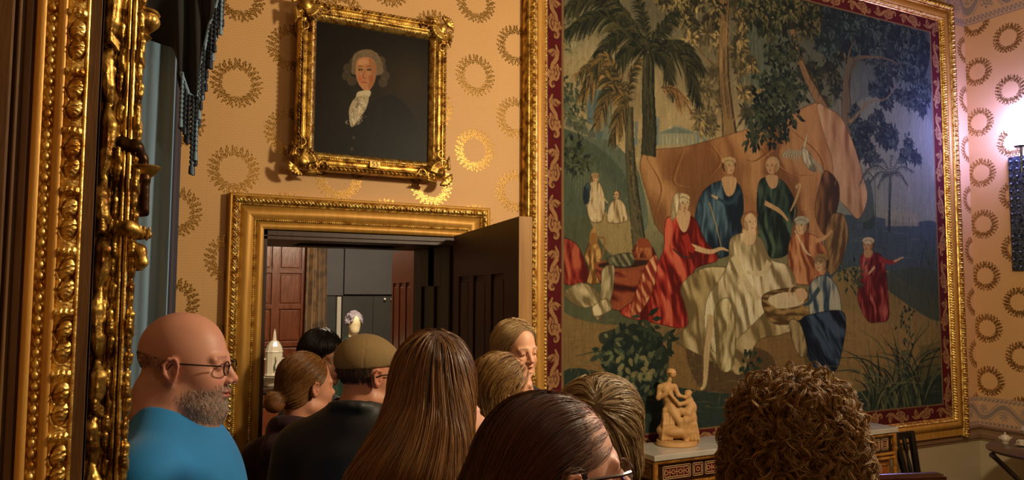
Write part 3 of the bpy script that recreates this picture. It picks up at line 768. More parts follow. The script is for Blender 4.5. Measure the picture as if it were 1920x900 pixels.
gl.node_tree.links.new(_t.outputs[0], _m.inputs[1]); gl.node_tree.links.new(_g.outputs[0], _m.inputs[2]); gl.node_tree.links.new(_m.outputs[0], _n['Material Output'].inputs[0])
def cloth(name, c, c2=None, rough=.85, sheen=.05, bm=(220, .0006)): return M(name, c, rough=rough, c2=c2 or c, scale=7, sheen=sheen, bmp=bm)

def head_shape(sh, R, c, k, fat=0., mouth=0., brow=1.):
    sh.fr(R, c, k)
    sh.ell((-.016, 0, .036), (.098, .077, .088), k=.01)
    sh.ell((.028, 0, -.025), (.062, .060+.006*fat, .082), k=.03)
    sh.ell((.030, 0, -.078), (.050+.004*fat, .048+.014*fat, .034+.008*fat), k=.03)
    sh.ell((.072, 0, -.101), (.020, .022, .016), k=.02)
    for s in (-1, 1):
        sh.ell((.056, s*.036, -.036), (.027, .023, .026), k=.02)
        sh.cap((-.01, s*.052, -.075), (.05, s*.040, -.092), .018+.006*fat, .016, k=.03)
        sh.ell((.083, s*.031, .002), (.016, .019, .0125), k=.012, mode=-1)
        sh.ell((.0715, s*.031, .0005), (.016, .016, .0135), k=.003)                       # lids over the eyeball
        sh.cap((.080, s*.012, .0195), (.072, s*.048, .0185), .009*brow, .007, k=.014)
    sh.cap((.084, 0, .012), (.104, 0, -.027), .0068, .0095, k=.014)
    sh.ell((.1055, 0, -.031), (.0115, .0108, .0095), k=.007)
    for s in (-1, 1):
        sh.ell((.096, s*.0125, -.035), (.011, .0065, .0075), k=.005)
        sh.ell((.100, s*.0065, -.0415), (.005, .003, .003), k=.002, mode=-1)
    g = .5*mouth
    sh.ell((.0905, 0, -.0585+g*.3), (.011, .0225, .0058), k=.006)
    sh.ell((.0885, 0, -.0700-g*.7), (.011, .0195, .0066), k=.006)
    sh.ell((.099, 0, -.0642-g*.2), (.010, .024, .0012+mouth*.30), k=.002, mode=-1)
    sh.cap((.099, 0, -.050), (.097, 0, -.046), .0025, k=.003, mode=-1)
    for s in (-1, 1):   # ears
        rt_ = (s*.35, -.12, 0)
        sh.ell((-.012, s*.0795, -.008), (.019, .0085, .031), k=.007, rot=rt_)
        sh.ell((-.006, s*.0885, -.002), (.0105, .0065, .019), k=.004, rot=rt_, mode=-1)
        sh.path([(.004, s*.081, .006), (-.002, s*.0865, .020), (-.016, s*.0895, .021), (-.027, s*.0895, .006), (-.024, s*.0875, -.014), (-.012, s*.082, -.030)], [.003, .0036, .004, .0042, .004, .0055], k=.003)
        sh.ell((-.004, s*.0835, -.010), (.004, .004, .006), k=.003)
def skin_col(R, c, k, base, lip=None, beard=None, blush='b0604a', bald=False, brows='5a3a24'):
    R = np.asarray(R); base = np.array(lin(base)); lp = np.array(lin(lip or 'a4564a')); bl = np.array(lin(blush)); br = np.array(lin(brows))
    def f(P):
        q = ((P-c) @ R)/k; x, y, z = q.T; C = np.tile(base, (len(P), 1))
        def mixin(w, col):
            nonlocal C; w = np.clip(w, 0, 1)[:, None]; C = C*(1-w)+np.asarray(col)*w
        nz = noise3(q, 60, 3, 3); C = C*(1+.06*nz)[:, None]
        mixin(.35*np.exp(-(((x-.07)/.03)**2+((np.abs(y)-.038)/.02)**2+((z+.035)/.02)**2)), bl)
        mixin(.4*np.exp(-(((x-.115)/.015)**2+(y/.013)**2+((z+.035)/.014)**2)), bl)
        mixin(.35*np.exp(-((np.abs(y)-.088)/.008)**2)*(z > -.05)*(z < .035)*(x < .02), bl)
        if beard is not None:
            w = np.clip((-(z+.040)-np.clip(.055-x, 0, .1)*.15+.010*nz)/.03, 0, 1)*np.clip((x+.002)/.03, 0, 1)*np.clip((z+.19)/.05, 0, 1)
            w = np.maximum(w, np.clip(1-np.hypot((z+.051)/.007, np.abs(y)/.03), 0, 1)*(x > .06))
            mixin(.8*w*(.8+.2*nz), lin(beard))
        mixin(1.3*np.clip(1-np.hypot(np.abs(y)/.024, (z+.0635)/.0125), 0, 1)*(x > .078)*2, lp)
        mixin(.75*np.clip(1.3-np.abs((z-.0225+.10*(np.abs(y)-.03)**2*100*.1)/.0045), 0, 1)*(np.abs(y) > .013)*(np.abs(y) < .05)*(x > .05), br)
        return C
    return f
def hand(sh, w, d, up, k, curl=.6, side=1):
    """w wrist, d pointing direction, up = back-of-hand normal"""
    w, d, up = map(lambda v: np.asarray(v, float), (w, d, up)); d /= np.linalg.norm(d); up = up-d*(up@d); up /= np.linalg.norm(up); sd_ = np.cross(d, up)*side
    R = np.stack([d, sd_, up], 1); sh.fr(R, w, k)
    sh.ell((.045, 0, 0), (.048, .036, .013), k=.012)
    for i, (y, L) in enumerate(((-.027, .072), (-.009, .082), (.009, .077), (.026, .062))):
        p = np.array([.085-.004*abs(i-1.5), y, .0]); a = 0; pts = [tuple(p)]
        for j, f in enumerate((.42, .32, .26)):
            a += curl*(.7 if j == 0 else 1.); p = p+L*f*np.array([math.cos(a), 0, -math.sin(a)]); pts.append(tuple(p))
        sh.path(pts, [.0085, .0078, .007, .0058], k=.004)
    sh.path([(.015, -.03, -.004), (.045, -.052, -.014), (.07, -.05, -.026), (.088, -.042, -.03)], [.011, .0105, .009, .0075], k=.008)
ARM = {'L': ((-.02, .25, 1.12), (.05, .225, .88)), 'R': ((-.02, -.25, 1.12), (.05, -.225, .88))}
def torso_shape(sh, R, base, k, infl=0., fat=0., arms=ARM, wide=1., sleeve=1., legs=False, neckc=None):
    sh.fr(R, base, k); a = infl
    sh.ell((0, 0, 1.28), (.118+a+.03*fat, .165*wide+a+.01*fat, .22+a), k=.03)
    sh.ell((.02*fat+.01, 0, 1.07), (.115+a+.06*fat, .155*wide+a+.03*fat, .2+a), k=.06)
    sh.ell((0, 0, .93), (.115+a+.03*fat, .165*wide+a+.02*fat, .13+a), k=.06)
    sh.cap((-.01, -.15*wide, 1.395), (-.01, .15*wide, 1.395), .062+a, k=.05)
    for s in (-1, 1): sh.cap((-.015, s*.14*wide, 1.425), (-.03, s*.025, 1.50), .030+a, .045+a, k=.04)
    for s, key in ((1, 'L'), (-1, 'R')):
        e, w = arms[key]; e, w = np.array(e), np.array(w); sh_ = np.array([-.01, s*.195*wide, 1.385])
        if sleeve <= .6:
            p = sh_+(e-sh_)*(sleeve/.5); sh.cap(sh_, p, .058+a+.01*fat, .052+a*1.3+.01*fat, k=.03)
        else:
            sh.cap(sh_, e, .056+a, .044+a, k=.03); sh.cap(e, e+(w-e)*min(1, (sleeve-.5)*2), .044+a, .032+a, k=.015)
    return sh
def strands(sh, seeds, dirf, n, stp, rng, lift=(0., .003), m=4, spread=.002, curl=None, rad=.0005, wav=.0015, wavf=40., flare=0.):
    """guides walk over the surface of sh along dirf; each guide carries m strands"""
    P = np.array(seeds, float); N = len(P); lf = rng.uniform(lift[0], lift[1], N); path = []; nrm = []
    for i in range(n):
        g = sh.grad(P); d0 = sh.sd(P); tgt = lf*min(1., .15+i/4.)+flare*(i/n)**2
        P = P-g*np.clip(d0-tgt, -.02, .02)[:, None]
        path.append(P.copy()); nrm.append(g)
        d = dirf(P, i); d = d-g*(d*g).sum(1, keepdims=True); d /= np.linalg.norm(d, axis=1, keepdims=True)+1e-9
        if curl is not None and len(curl) > 3: d = d+rng.normal(size=d.shape)*curl[3]; d /= np.linalg.norm(d, axis=1, keepdims=True)
        P = P+d*stp
    A = np.stack(path, 1); G = np.stack(nrm, 1)                                  # N,n,3
    T = np.gradient(A, axis=1); T /= np.linalg.norm(T, axis=2, keepdims=True)+1e-9; B = np.cross(T, G)
    t = np.arange(n)/n
    if curl is not None:
        am = curl[0]*rng.uniform(.5, 1.3, (N, 1))*np.clip(t*6, .3, 1)[None]; fq = curl[1]*rng.uniform(.75, 1.3, (N, 1)); ph = rng.uniform(0, 6.28, (N, 1)); a = ph+fq*np.arange(n)[None]*stp*rng.choice([-1, 1], (N, 1))
        A = A+G*(am*np.cos(a))[..., None]+B*(am*np.sin(a))[..., None]
    else:
        a = rng.uniform(0, 6.28, (N, 1))+wavf*np.arange(n)[None]*stp*rng.uniform(.6, 1.4, (N, 1))
        A = A+B*(wav*np.sin(a)*np.clip(t*3, 0, 1))[..., None]+G*(wav*.5*np.cos(a*1.3))[..., None]
    out = []
    for j in range(m):
        o1, o2 = rng.normal(size=(2, N, 1))*spread; f = (.5+.9*t)[None]
        dr = rng.normal(size=(2, N, 1))*spread*.6*np.sin(t*5+rng.uniform(0, 6))[None]
        out.append(A+G*(o1*f+dr[0])[..., None]*.7+B*(o2*f+dr[1])[..., None])
    A = np.concatenate(out, 0)
    L = rng.uniform(.75, 1., len(A))
    return A, rad
def tubes(A, rad, cols, rng):
    """(N,n,3) -> three-sided tubes"""
    N, n, _ = A.shape; T = np.gradient(A, axis=1); T /= np.linalg.norm(T, axis=2, keepdims=True)+1e-9
    ref = rng.normal(size=(N, 1, 3)); U = np.cross(T, ref); U /= np.linalg.norm(U, axis=2, keepdims=True)+1e-9; W = np.cross(T, U)
    r = rad*rng.uniform(.6, 1.3, (N, 1))*np.clip(np.minimum(np.arange(n)+1., (n-np.arange(n))*.5), .15, 1)[None]
    V = np.stack([A+(U*math.cos(a)+W*math.sin(a))*r[..., None] for a in (0, 2.094, 4.189)], 2)   # N,n,3,3
    base = (np.arange(N)[:, None]*n+np.arange(n-1)[None])*3
    F = np.stack([np.stack([base+a, base+(a+1) % 3, base+3+(a+1) % 3, base+3+a], -1) for a in range(3)], 2).reshape(-1, 4)
    C = np.repeat(cols.reshape(N, n, 1, 3), 3, 2).reshape(-1, 3)
    return V.reshape(-1, 3), F, C
def seeds_on(sh, c, rng, N, pred, ext=.2):
    out = []; tot = 0
    lo = np.min([o[1] for o in sh.ops if o[4] > 0], 0); hi = np.max([o[2] for o in sh.ops if o[4] > 0], 0)
    while tot < N:
        P = rng.uniform(lo-.01, hi+.01, (N*6, 3)); d = sh.sd(P); P = P[np.abs(d) < .02]
        for _ in range(3): P = P-sh.grad(P)*sh.sd(P)[:, None]
        P = P[pred(P) & (np.abs(sh.sd(P)) < .002)]; out.append(P); tot += len(P)
        if len(P) == 0: break
    return np.concatenate(out)[:N]
def hair(parent, sh, seeds, dirf, n, stp, cols, rng, mass_res=.006, mass_off=0., mass_keep=None, label=None, massc=None, hm=None, **kw):
    A, rad = strands(sh, seeds, dirf, n, stp, rng, **kw)
    N = len(A); cs = np.array([lin(c) for c in cols]); w = rng.dirichlet(np.ones(len(cs))*.8, N); base = w @ cs
    cc = base[:, None, :]*(1+.12*rng.normal(size=(N, 1, 1)))*np.ones((1, n, 1)); cc = np.clip(cc, .002, 1)
    V, F, C = tubes(A, rad, cc, rng)
    P, Fm = sh.mesh(mass_res)
    if mass_off: P = P-normals(P, Fm)*mass_off
    if mass_keep is not None:
        kf = mass_keep(P)[Fm].all(1); Fm = Fm[kf]; u, inv = np.unique(Fm, return_inverse=True); P = P[u]; Fm = inv.reshape(Fm.shape)
    mc = np.tile(np.array(lin(massc or cols[0])), (len(P), 1))
    nF = len(F)
    o = mesh_np('hair', np.concatenate([V, P]), np.concatenate([F, Fm+len(V)]), [hm or hairm, scalpm], parent, col=np.concatenate([C, mc]),
                midx=np.concatenate([np.zeros(nF), np.ones(len(Fm))]))
    return o
def person(label, C, k, yaw, pitch=0., roll=0., tyaw=None, tk=None, skin='c48a6c', top=None, trousers='1c1d24', fat=0., wide=1., mouth=0., arms=ARM, sleeve=1., beard=None, brows='5a3a24',
           nb=(-.045, 0, -.175), res=.0035, eyes=True, neck=.054, group=None, top_name='shirt', collar=None, infl=.014, foldf=None, hands=True, handfine=None, blush='b0604a', sex='m', collar_r=.066):
    R = rotm(yaw, pitch, roll); C = np.asarray(C, float); tyaw = yaw if tyaw is None else tyaw
    Rt = rotm(tyaw); N_ = C+(rotm(yaw, pitch*.4, roll*.4) @ np.array(nb))*k
    tk = N_[2]/1.50 if tk is None else tk
    B = np.array([N_[0], N_[1], 0.])+Rt @ np.array([.03, 0, 0])*tk
    root = empty('person', (B[0], B[1], 0), label, 'person', group)
    sh = Shape(); head_shape(sh, R, C, k, fat, mouth)
    sh.fr(R, C, k).cap((-.030, 0, -.055), tuple((R.T @ (N_-C))/k), neck+.006*fat, neck+.006+.012*fat, k=.025)
    if fat: sh.cap((-.075, -.03, -.055), (-.075, .03, -.055), .03, k=.03); sh.ell((.035, 0, -.125), (.045, .05, .03), k=.04)
    torso_shape(sh, Rt, B, tk, 0., fat, arms, wide)
    sh.fr(Rt, B, tk)
    for s in (-1, 1):
        sh.cap((0, s*.085, .90), (.012, s*.095, .50), .082, .055, k=.03); sh.cap((.012, s*.095, .50), (-.015, s*.1, .10), .052, .036, k=.02)
        sh.path([(-.045, s*.1, .045), (.06, s*.11, .035), (.17, s*.125, .025)], [.038, .032, .022], k=.02)
    if hands:
        for s, key in ((1, 'L'), (-1, 'R')):
            e, w = np.array(arms[key][0]), np.array(arms[key][1]); d = Rt @ (w-e)
            hand(sh, B+Rt @ w*tk, d, Rt @ np.array([.2, s*1., .3]), tk*.95, curl=.55, side=s)
    fine = [(C-np.array([.125, .125, .135])*k, C+np.array([.125, .125, .135])*k, res)]
    if handfine is not None: fine.append(handfine)
    sdf_obj('body', sh, .016, skinm, root, fine=fine, col=skin_col(R, C, k, skin, beard=beard, brows=brows, blush=blush))
    if eyes:
        for s in (-1, 1):
            e = C+R @ np.array([.0735, s*.031, 0.0005])*k; mb = MB().sphere(tuple(e), .0132*k, 16, 12); mb.build('eye', eyewhite, root, smooth=True)
            mb = MB().sphere(tuple(e+R @ np.array([.0085, 0, -.001])*k), .0058*k, 14, 10); mb.build('iris', iris, root, smooth=True)
    if top is not None:
        tp = Shape(); torso_shape(tp, Rt, B, tk, infl, fat, arms, wide, sleeve)
        if collar == 'crew': tp.fr(R, C, k).cap(tuple((R.T @ (N_-C))/k+np.array([.005, 0, .0])), tuple((R.T @ (N_-C))/k+np.array([.012, 0, .12])), collar_r+.006*fat, collar_r+.02, k=.006, mode=-1)
        elif collar in ('stand', 'hood'):
            tp.fr(Rt, B, tk); rr_ = .072; zc = 1.50
            ring = [(-.035+rr_*math.cos(a), rr_*1.0*math.sin(a), zc+.022-.028*math.cos(a)) for a in np.linspace(.5, 2*PI-.5, 14)]
            tp.path(ring, .016 if collar == 'stand' else .03, k=.012)
            tp.cap((-.03, 0, 1.49), (-.03, 0, 1.62), .056, .062, k=.006, mode=-1)
            if collar == 'hood': tp.path([(-.06, -.06, 1.50), (-.12, -.03, 1.46), (-.13, .03, 1.45), (-.06, .06, 1.50)], .045, k=.04)
        ff = foldf or (lambda q: .0035*noise3(q, 14, 5, 2)+.0012*noise3(q, 45, 8, 2))
        sdf_obj(top_name, tp, .009*max(tk, .9), top, root, sm=1, disp=lambda P: ff((P-B) @ Rt), keep=lambda P: P[:, 2] > .84*tk)
        pants = Shape().fr(Rt, B, tk)
        pants.ell((0, 0, .92), (.13+.03*fat, .178*wide+.02*fat, .10), k=.03)
        for s in (-1, 1): pants.cap((0, s*.085, .88), (.012, s*.095, .50), .095, .07, k=.03); pants.cap((.012, s*.095, .50), (-.015, s*.1, .09), .07, .055, k=.02)
        sdf_obj('trousers', pants, .018, cloth('trouser_cloth', trousers), root, sm=1)
        for s in (-1, 1):
            q = Shape().fr(Rt, B, tk).path([(-.045, s*.1, .055), (.06, s*.11, .045), (.17, s*.125, .035)], [.05, .046, .036], k=.02).box((.06, s*.11, .0), (.15, .06, .012), mode=-1)
            sdf_obj('shoe', q, .012, mahog, root, sm=1)
    return dict(root=root, R=R, C=C, k=k, N=N_, B=B, Rt=Rt, tk=tk)
YR_ = -CA      # yaw of a person facing screen right
def away(deg): return YR_+math.radians(deg)      # 0 = profile facing right, 90 = facing away from the camera, -90 = facing the camera
def loc(p, P): return ((P-p['C']) @ p['R'])/p['k']
def glasses(p, m, thick=.0016, w=.024, h=.017, arm_z=.006):
    mb = MB(); R, C, k = p['R'], p['C'], p['k']; T = lambda q: tuple(C+R @ np.array(q)*k)
    for s in (-1, 1):
        ring = [T((.097-.10*abs(w*math.cos(a))*.15, s*.032+w*math.cos(a), -.003+h*math.sin(a))) for a in np.linspace(0, 2*PI, 25)]
        mb.tube(ring, thick*k, 6, cap=False)
        mb.tube([T((.092, s*.057, arm_z-.002)), T((.07, s*.072, arm_z)), T((.0, s*.081, arm_z+.004)), T((-.012, s*.083, arm_z+.002)), T((-.028, s*.085, -.018))], thick*k*1.1, 6)
    mb.tube([T((.0955, -.009, 0)), T((.1005, 0, .003)), T((.0955, .009, 0))], thick*k, 6)
    mb.build('spectacles', m, p['root'], smooth=True)
    for s in (-1, 1):
        lb = MB(); cpt = [T((.0965-.015*abs(w*.95*math.cos(a)), s*.032+w*.95*math.cos(a), -.003+h*.95*math.sin(a))) for a in np.linspace(0, 2*PI, 24, endpoint=False)]
        c2 = [tuple(np.array(q)+R @ np.array([.0012, 0, 0])*k) for q in cpt]
        lb.add(cpt+c2, [tuple(range(24)), tuple(range(47, 23, -1))]+[(i, (i+1) % 24, 24+(i+1) % 24, 24+i) for i in range(24)])
        lb.build('lens', gl, p['root'])
def pxC(x, y, D): return atD(x, y, D)
# 1 bald man in a blue T-shirt
bt = cloth('blue_tee', '0a7cc0', '0a70b0', rough=.8, sheen=.15, bm=(400, .0004))
def tee_folds(q): return .004*np.sin(q[:, 1]*30+q[:, 2]*22+2*np.sin(q[:, 2]*9))*np.clip((1.46-q[:, 2])*6, 0, 1)+.003*noise3(q, 13, 2, 2)
p1 = person('bald man with grey stubble and thin spectacles wearing a bright blue T-shirt', pxC(353, 684, 1.88), 1.06, away(6), pitch=-.03, tyaw=away(8), skin='c28c76', top=bt, fat=1., wide=.94, sleeve=.42, beard='7d7068', brows='8a5a44',
            collar='crew', foldf=tee_folds, blush='a84a38', nb=(-.05, 0, -.112), neck=.064, top_name='t_shirt', res=.003)
glasses(p1, frame_m, w=.023, h=.016)
def rg(i): return np.random.default_rng(i)
CAM_ = CO
rV, uV = rgt, upv; fV = fwd
# clipped stubble of hair round the back of the bald head
sh = Shape(); head_shape(sh, p1['R'], p1['C'], p1['k'], 1.); sh.ell((.035, 0, -.125), (.045, .05, .03), k=.04)
def pr_bald(P):
    q = loc(p1, P); return (q[:, 0] < -.02-.5*np.clip(-q[:, 2], 0, 1)) & (q[:, 2] < .035-.25*np.clip(q[:, 0]+.09, 0, 1)) & (q[:, 2] > -.06) & (q[:, 0] < -.03)
sd_ = seeds_on(sh, p1['C'], rg(1), 2600, pr_bald)
A, r_ = strands(sh, sd_, lambda P, i: np.tile(-uV*.9, (len(P), 1)), 4, .0018, rg(1), lift=(.0005, .001), m=1, rad=.0003, wav=0)
cc = np.tile(np.array(lin('4a3226')), (len(A), 4, 1)); V, F, C_ = tubes(A, .0003, cc, rg(1)); mesh_np('hair', V, F, hairm, p1['root'], col=C_)
# beard bristles
def pr_beard(P):
    q = loc(p1, P); x, y, z = q.T
    return (z+.01*rg(len(P)).uniform(-1, 1, len(P)) < -.046-np.clip(.055-x, 0, .1)*.2) & (z > -.15) & (x > -.005) & ~((np.abs(z+.064) < .009) & (np.abs(y) < .024) & (x > .07))
sd_ = seeds_on(sh, p1['C'], rg(2), 4200, pr_beard)
A, r_ = strands(sh, sd_, lambda P, i: np.tile(-uV*.8+rV*.5, (len(P), 1)), 5, .0022, rg(2), lift=(.0003, .0018), m=1, rad=.00024, wav=.0004)
w = rg(3).uniform(0, 1, (len(A), 1, 1)); cc = (np.array(lin('c2bab0'))*w+np.array(lin('7d695a'))*(1-w))*np.ones((1, 5, 1)); V, F, C_ = tubes(A, .00032, cc, rg(1)); mesh_np('beard', V, F, hairm, p1['root'], col=C_)

# 2 ginger haired woman in a maroon hooded top
p2 = person('ginger haired woman with tied back hair wearing a dark maroon hooded top', pxC(578, 724, 2.85), .98, away(42), pitch=-.02, tyaw=away(75), skin='c98d6f', top=cloth('maroon_jersey', '34101a', '2a0c15'), wide=.95, collar='hood', top_name='hooded_top', sex='f', res=.005)
hs = Shape().fr(p2['R'], p2['C'], p2['k']).ell((-.026, 0, .045), (.098, .086, .087), k=.01).ell((-.06, 0, -.02), (.065, .07, .07), k=.03).ell((-.135, 0, -.055), (.042, .045, .04), k=.02)
T2 = p2['C']+p2['R'] @ np.array([-.15, 0, -.08])*p2['k']
hair(p2['root'], hs, seeds_on(hs, p2['C'], rg(5), 1500, lambda P: loc(p2, P)[:, 2] > -.04-.5*np.clip(loc(p2, P)[:, 0], -.2, 0)), lambda P, i: (T2-P)+p2['R'] @ np.array([-.02, 0, 0]), 10, .010, ['7a4a22', '8f5f2c', '54301a', 'a57a44'], rg(5), m=3, rad=.0006, mass_off=.002)
# 3 dark haired person behind
p3 = person('person with long black hair standing behind the ginger haired woman', pxC(606, 672, 3.45), .98, away(-25), pitch=-.12, skin='a9785c', top=cloth('black_coat', '17161a'), wide=.95, collar='crew', top_name='coat', res=.006)
hs = Shape().fr(p3['R'], p3['C'], p3['k']).ell((-.025, 0, .045), (.103, .092, .095), k=.01).ell((-.05, 0, -.04), (.075, .088, .12), k=.04).ell((-.06, 0, -.16), (.05, .085, .12), k=.04)
hair(p3['root'], hs, seeds_on(hs, p3['C'], rg(6), 1200, lambda P: loc(p3, P)[:, 2] > -.1), lambda P, i: np.tile(np.array([0, 0, -1.]), (len(P), 1))+.3*(P-p3['C'])/.1, 14, .014, ['120c0a', '1f1410', '0c0808'], rg(6), m=3, rad=.0007, mass_off=.002)
# 4 man in a flat cap and dark jacket
p4 = person('man in an olive brown peaked cap and dark waxed jacket with turned up collar', pxC(692, 703, 2.45), .98, away(38), pitch=-.06, tyaw=away(78), skin='b98064', top=cloth('dark_jacket', '0d0e10', '131516', rough=.6), wide=1.05, collar='stand', top_name='jacket', infl=.028, nb=(-.045, 0, -.135), blush='b0503c', res=.004, beard=None)
cs_ = Shape().fr(p4['R'], p4['C'], p4['k']).ell((-.018, 0, .052), (.108, .087, .085), k=.01).ell((.03, 0, .055), (.075, .075, .05), k=.02).box((0, 0, -.075), (.2, .2, .105), mode=-1, rd=.002, k=.004, rot=(0, .10, 0))
capm = cloth('olive_cap', '80693f', '6e5a36', rough=.9, bm=(260, .0008))
cp = empty('flat_cap', tuple(p4['C']), None, None); 
def capd(P):
    q = loc(p4, P); th = np.arctan2(q[:, 1], q[:, 0]+.018); return -.0016*np.exp(-(np.abs(np.sin(th*3))/.06)**2)+.001*noise3(q, 30, 2, 2)
bpy.data.objects.remove(cp)
co_ = sdf_obj('cap', cs_, .0045, capm, p4['root'], sm=1, disp=capd)
bs = Shape().fr(p4['R'], p4['C'], p4['k']).ell((.105, 0, .030), (.065, .068, .006), k=.006, rot=(0, -.12, 0)).ell((.05, 0, .06), (.055, .09, .07), k=.004, mode=-1)
b_ = sdf_obj('cap_peak', bs, .004, capm, co_.parent)
sh4 = Shape(); head_shape(sh4, p4['R'], p4['C'], p4['k'])
sd_ = seeds_on(sh4, p4['C'], rg(7), 1500, lambda P: (loc(p4, P)[:, 0] < -.03) & (loc(p4, P)[:, 2] > -.05) & (loc(p4, P)[:, 2] < .05))
A, r_ = strands(sh4, sd_, lambda P, i: np.tile(np.array([0, 0, -1.]), (len(P), 1)), 6, .004, rg(7), lift=(.001, .003), m=2, rad=.0005)
w = rg(3).uniform(0, 1, (len(A), 1, 1)); cc = (np.array(lin('5a4a3c'))*w+np.array(lin('2c211a'))*(1-w))*np.ones((1, 6, 1)); V, F, C_ = tubes(A, .0005, cc, rg(1)); mesh_np('hair', V, F, hairm, p4['root'], col=C_)
MB().tube([tuple(p4['C']+p4['R'] @ np.array(q)*p4['k']) for q in ((-.03, -.086, -.004), (0, -.085, .006), (.05, -.077, .008), (.088, -.06, .006))], .0022, 6).build('spectacle_arm', frame_m, p4['root'], smooth=True)
# 5 woman with long straight brown hair seen from behind
h5 = pxC(820, 724, 1.76)
plaid = M('checked_cloth', '5e3c2e', rough=.9, c2='2a1a18', scale=60, contrast=6, bmp=(200, .001))
a5 = {'L': ((-.01, .265, 1.12), (.12, .20, .93)), 'R': ((.10, -.235, 1.18), (.19, -.10, 1.40))}
p5 = person('woman with very long straight brown hair seen from behind, one hand raised to her chin', h5, .98, away(72), pitch=.0, tyaw=away(80), skin='c99478', top=plaid, wide=.92, collar='crew', top_name='checked_top', hands=False, infl=.016, res=.005)
hs = Shape().fr(p5['R'], p5['C'], p5['k']).ell((-.024, 0, .048), (.104, .086, .090), k=.01).ell((-.045, 0, -.03), (.085, .088, .10), k=.05)
q_ = [pxC(x, y, d) for x, y, d in ((815, 730, 1.70), (802, 800, 1.65), (780, 860, 1.60), (752, 930, 1.56), (738, 1040, 1.53), (730, 1130, 1.53))]
hs.fr(np.stack([fwd, rgt, upv], 1), (0, 0, 0), 1.)
for i, (q, rx) in enumerate(zip(q_, (.074, .092, .112, .128, .13, .115))):
    Rr = hs.R.T @ q
    hs.ell(tuple(Rr), (.055, rx, .085), k=.06)
HX = np.array(q_[3]-q_[0]); HX /= np.linalg.norm(HX)
W5 = h5+upv*.105-fwd*.035
def d5(P, i):
    q = loc(p5, P); up_ = np.clip((P[:, 2]-(h5[2]+.0))/.09, 0, 1)[:, None]
    side = (P-h5) @ rgt
    down = np.array([0, 0, -1.])+.34*(-rgt)*np.clip((h5[2]-P[:, 2])/.12, 0, 1)[:, None]*np.clip(1.-side[:, None]*3, .2, 1.2)
    rad = rgt*np.sign(side+.0)[:, None]*1.0-fwd*.8
    r = P-W5; r = r/(np.linalg.norm(r, axis=1, keepdims=True)+.01)
    return down*(1-up_*.6)+r*up_*1.2
hair(p5['root'], hs, seeds_on(hs, h5, rg(8), 2600, lambda P: (loc(p5, P)[:, 0] < .05+.2*np.clip(loc(p5, P)[:, 2], 0, 1)) & ((P-h5) @ fwd < .07)), d5, 22, .016, ['6b4524', '8f6232', '4a2e18', 'b08048', '5a3a1e'], rg(8), m=5, rad=.00055, spread=.0022, lift=(0, .004), wav=.0012, wavf=22, mass_off=.003, massc='3a2412')
# the raised hand belongs to her body's right side: forearm, palm and fingers near the chin
hb = Shape(); hw = pxC(906, 830, 1.74)
hb.cap(tuple(pxC(880, 960, 1.72)), tuple(hw), .040, .026, k=.02)
hand(hb, hw, pxC(884, 770, 1.74)-hw, -fwd*.4+rgt, .9, curl=.55, side=-1)
sdf_obj('forearm_and_hand', hb, .003, skinm, p5['root'], col=lambda P: np.tile(np.array(lin('c99478')), (len(P), 1)))
# 6 guide with blonde hair, speaking
p6 = person('blonde woman turned towards the group, speaking with her mouth open, by the door edge', pxC(970, 657, 2.68), .80, away(-52), pitch=-.12, roll=.05, nb=(-.15, 0, -.165), tyaw=away(-75), skin='dba583', top=cloth('dark_dress', '1f1c22'), wide=.9, mouth=.026, collar='crew', top_name='dress', res=.0035, brows='7a5a3a')
hs = Shape().fr(p6['R'], p6['C'], p6['k']).ell((-.030, 0, .048), (.104, .093, .092), k=.01).ell((-.045, 0, -.03), (.075, .092, .12), k=.04).ell((-.055, 0, -.13), (.05, .09, .10), k=.04)
hs.fr(p6['R'], p6['C'], p6['k']).ell((.112, .0, -.046), (.078, .060, .084), k=.02, mode=-1)
def d6(P, i):
    q = loc(p6, P); o = np.stack([-.5+0*q[:, 0], np.sign(q[:, 1]+.012)*np.clip(q[:, 2]*14, 0, 1.5), -.9+0*q[:, 0]], -1); return o @ p6['R'].T
hair(p6['root'], hs, seeds_on(hs, p6['C'], rg(9), 1500, lambda P: loc(p6, P)[:, 0] < .05), d6, 16, .013, ['bfa270', 'dcc494', '94764a', 'ad9062'], rg(9), m=4, rad=.0006, mass_off=.002, massc='7a5c36')
# 7 wavy light brown hair
p7 = person('woman with wavy light brown hair pinned at the crown', pxC(953, 729, 2.36), .84, away(14), pitch=-.05, tyaw=away(55), skin='cf9a7c', top=cloth('grey_brown_top', '3a2c28'), wide=.78, nb=(.03, -.085, -.175), collar='crew', top_name='top', res=.004)
hs = Shape().fr(p7['R'], p7['C'], p7['k']).ell((-.034, 0, .044), (.106, .093, .090), k=.01).ell((-.055, 0, -.035), (.082, .095, .12), k=.04).ell((-.065, 0, -.15), (.07, .10, .12), k=.04)
hs.fr(p7['R'], p7['C'], p7['k']).ell((.105, .0, -.03), (.072, .072, .088), k=.02, mode=-1)
def d7(P, i):
    q = loc(p7, P); o = np.stack([-.9*np.clip(q[:, 2]*12+.4, .1, 1), .3*np.sign(q[:, 1]), -.7-.0*q[:, 0]], -1); return o @ p7['R'].T
hair(p7['root'], hs, seeds_on(hs, p7['C'], rg(10), 1300, lambda P: loc(p7, P)[:, 0] < .07), d7, 18, .014, ['9a7440', 'c49c60', '6a4a28', '876234'], rg(10), m=4, rad=.0006, mass_off=.003, wav=.007, wavf=38, lift=(0, .006), massc='5f4222')
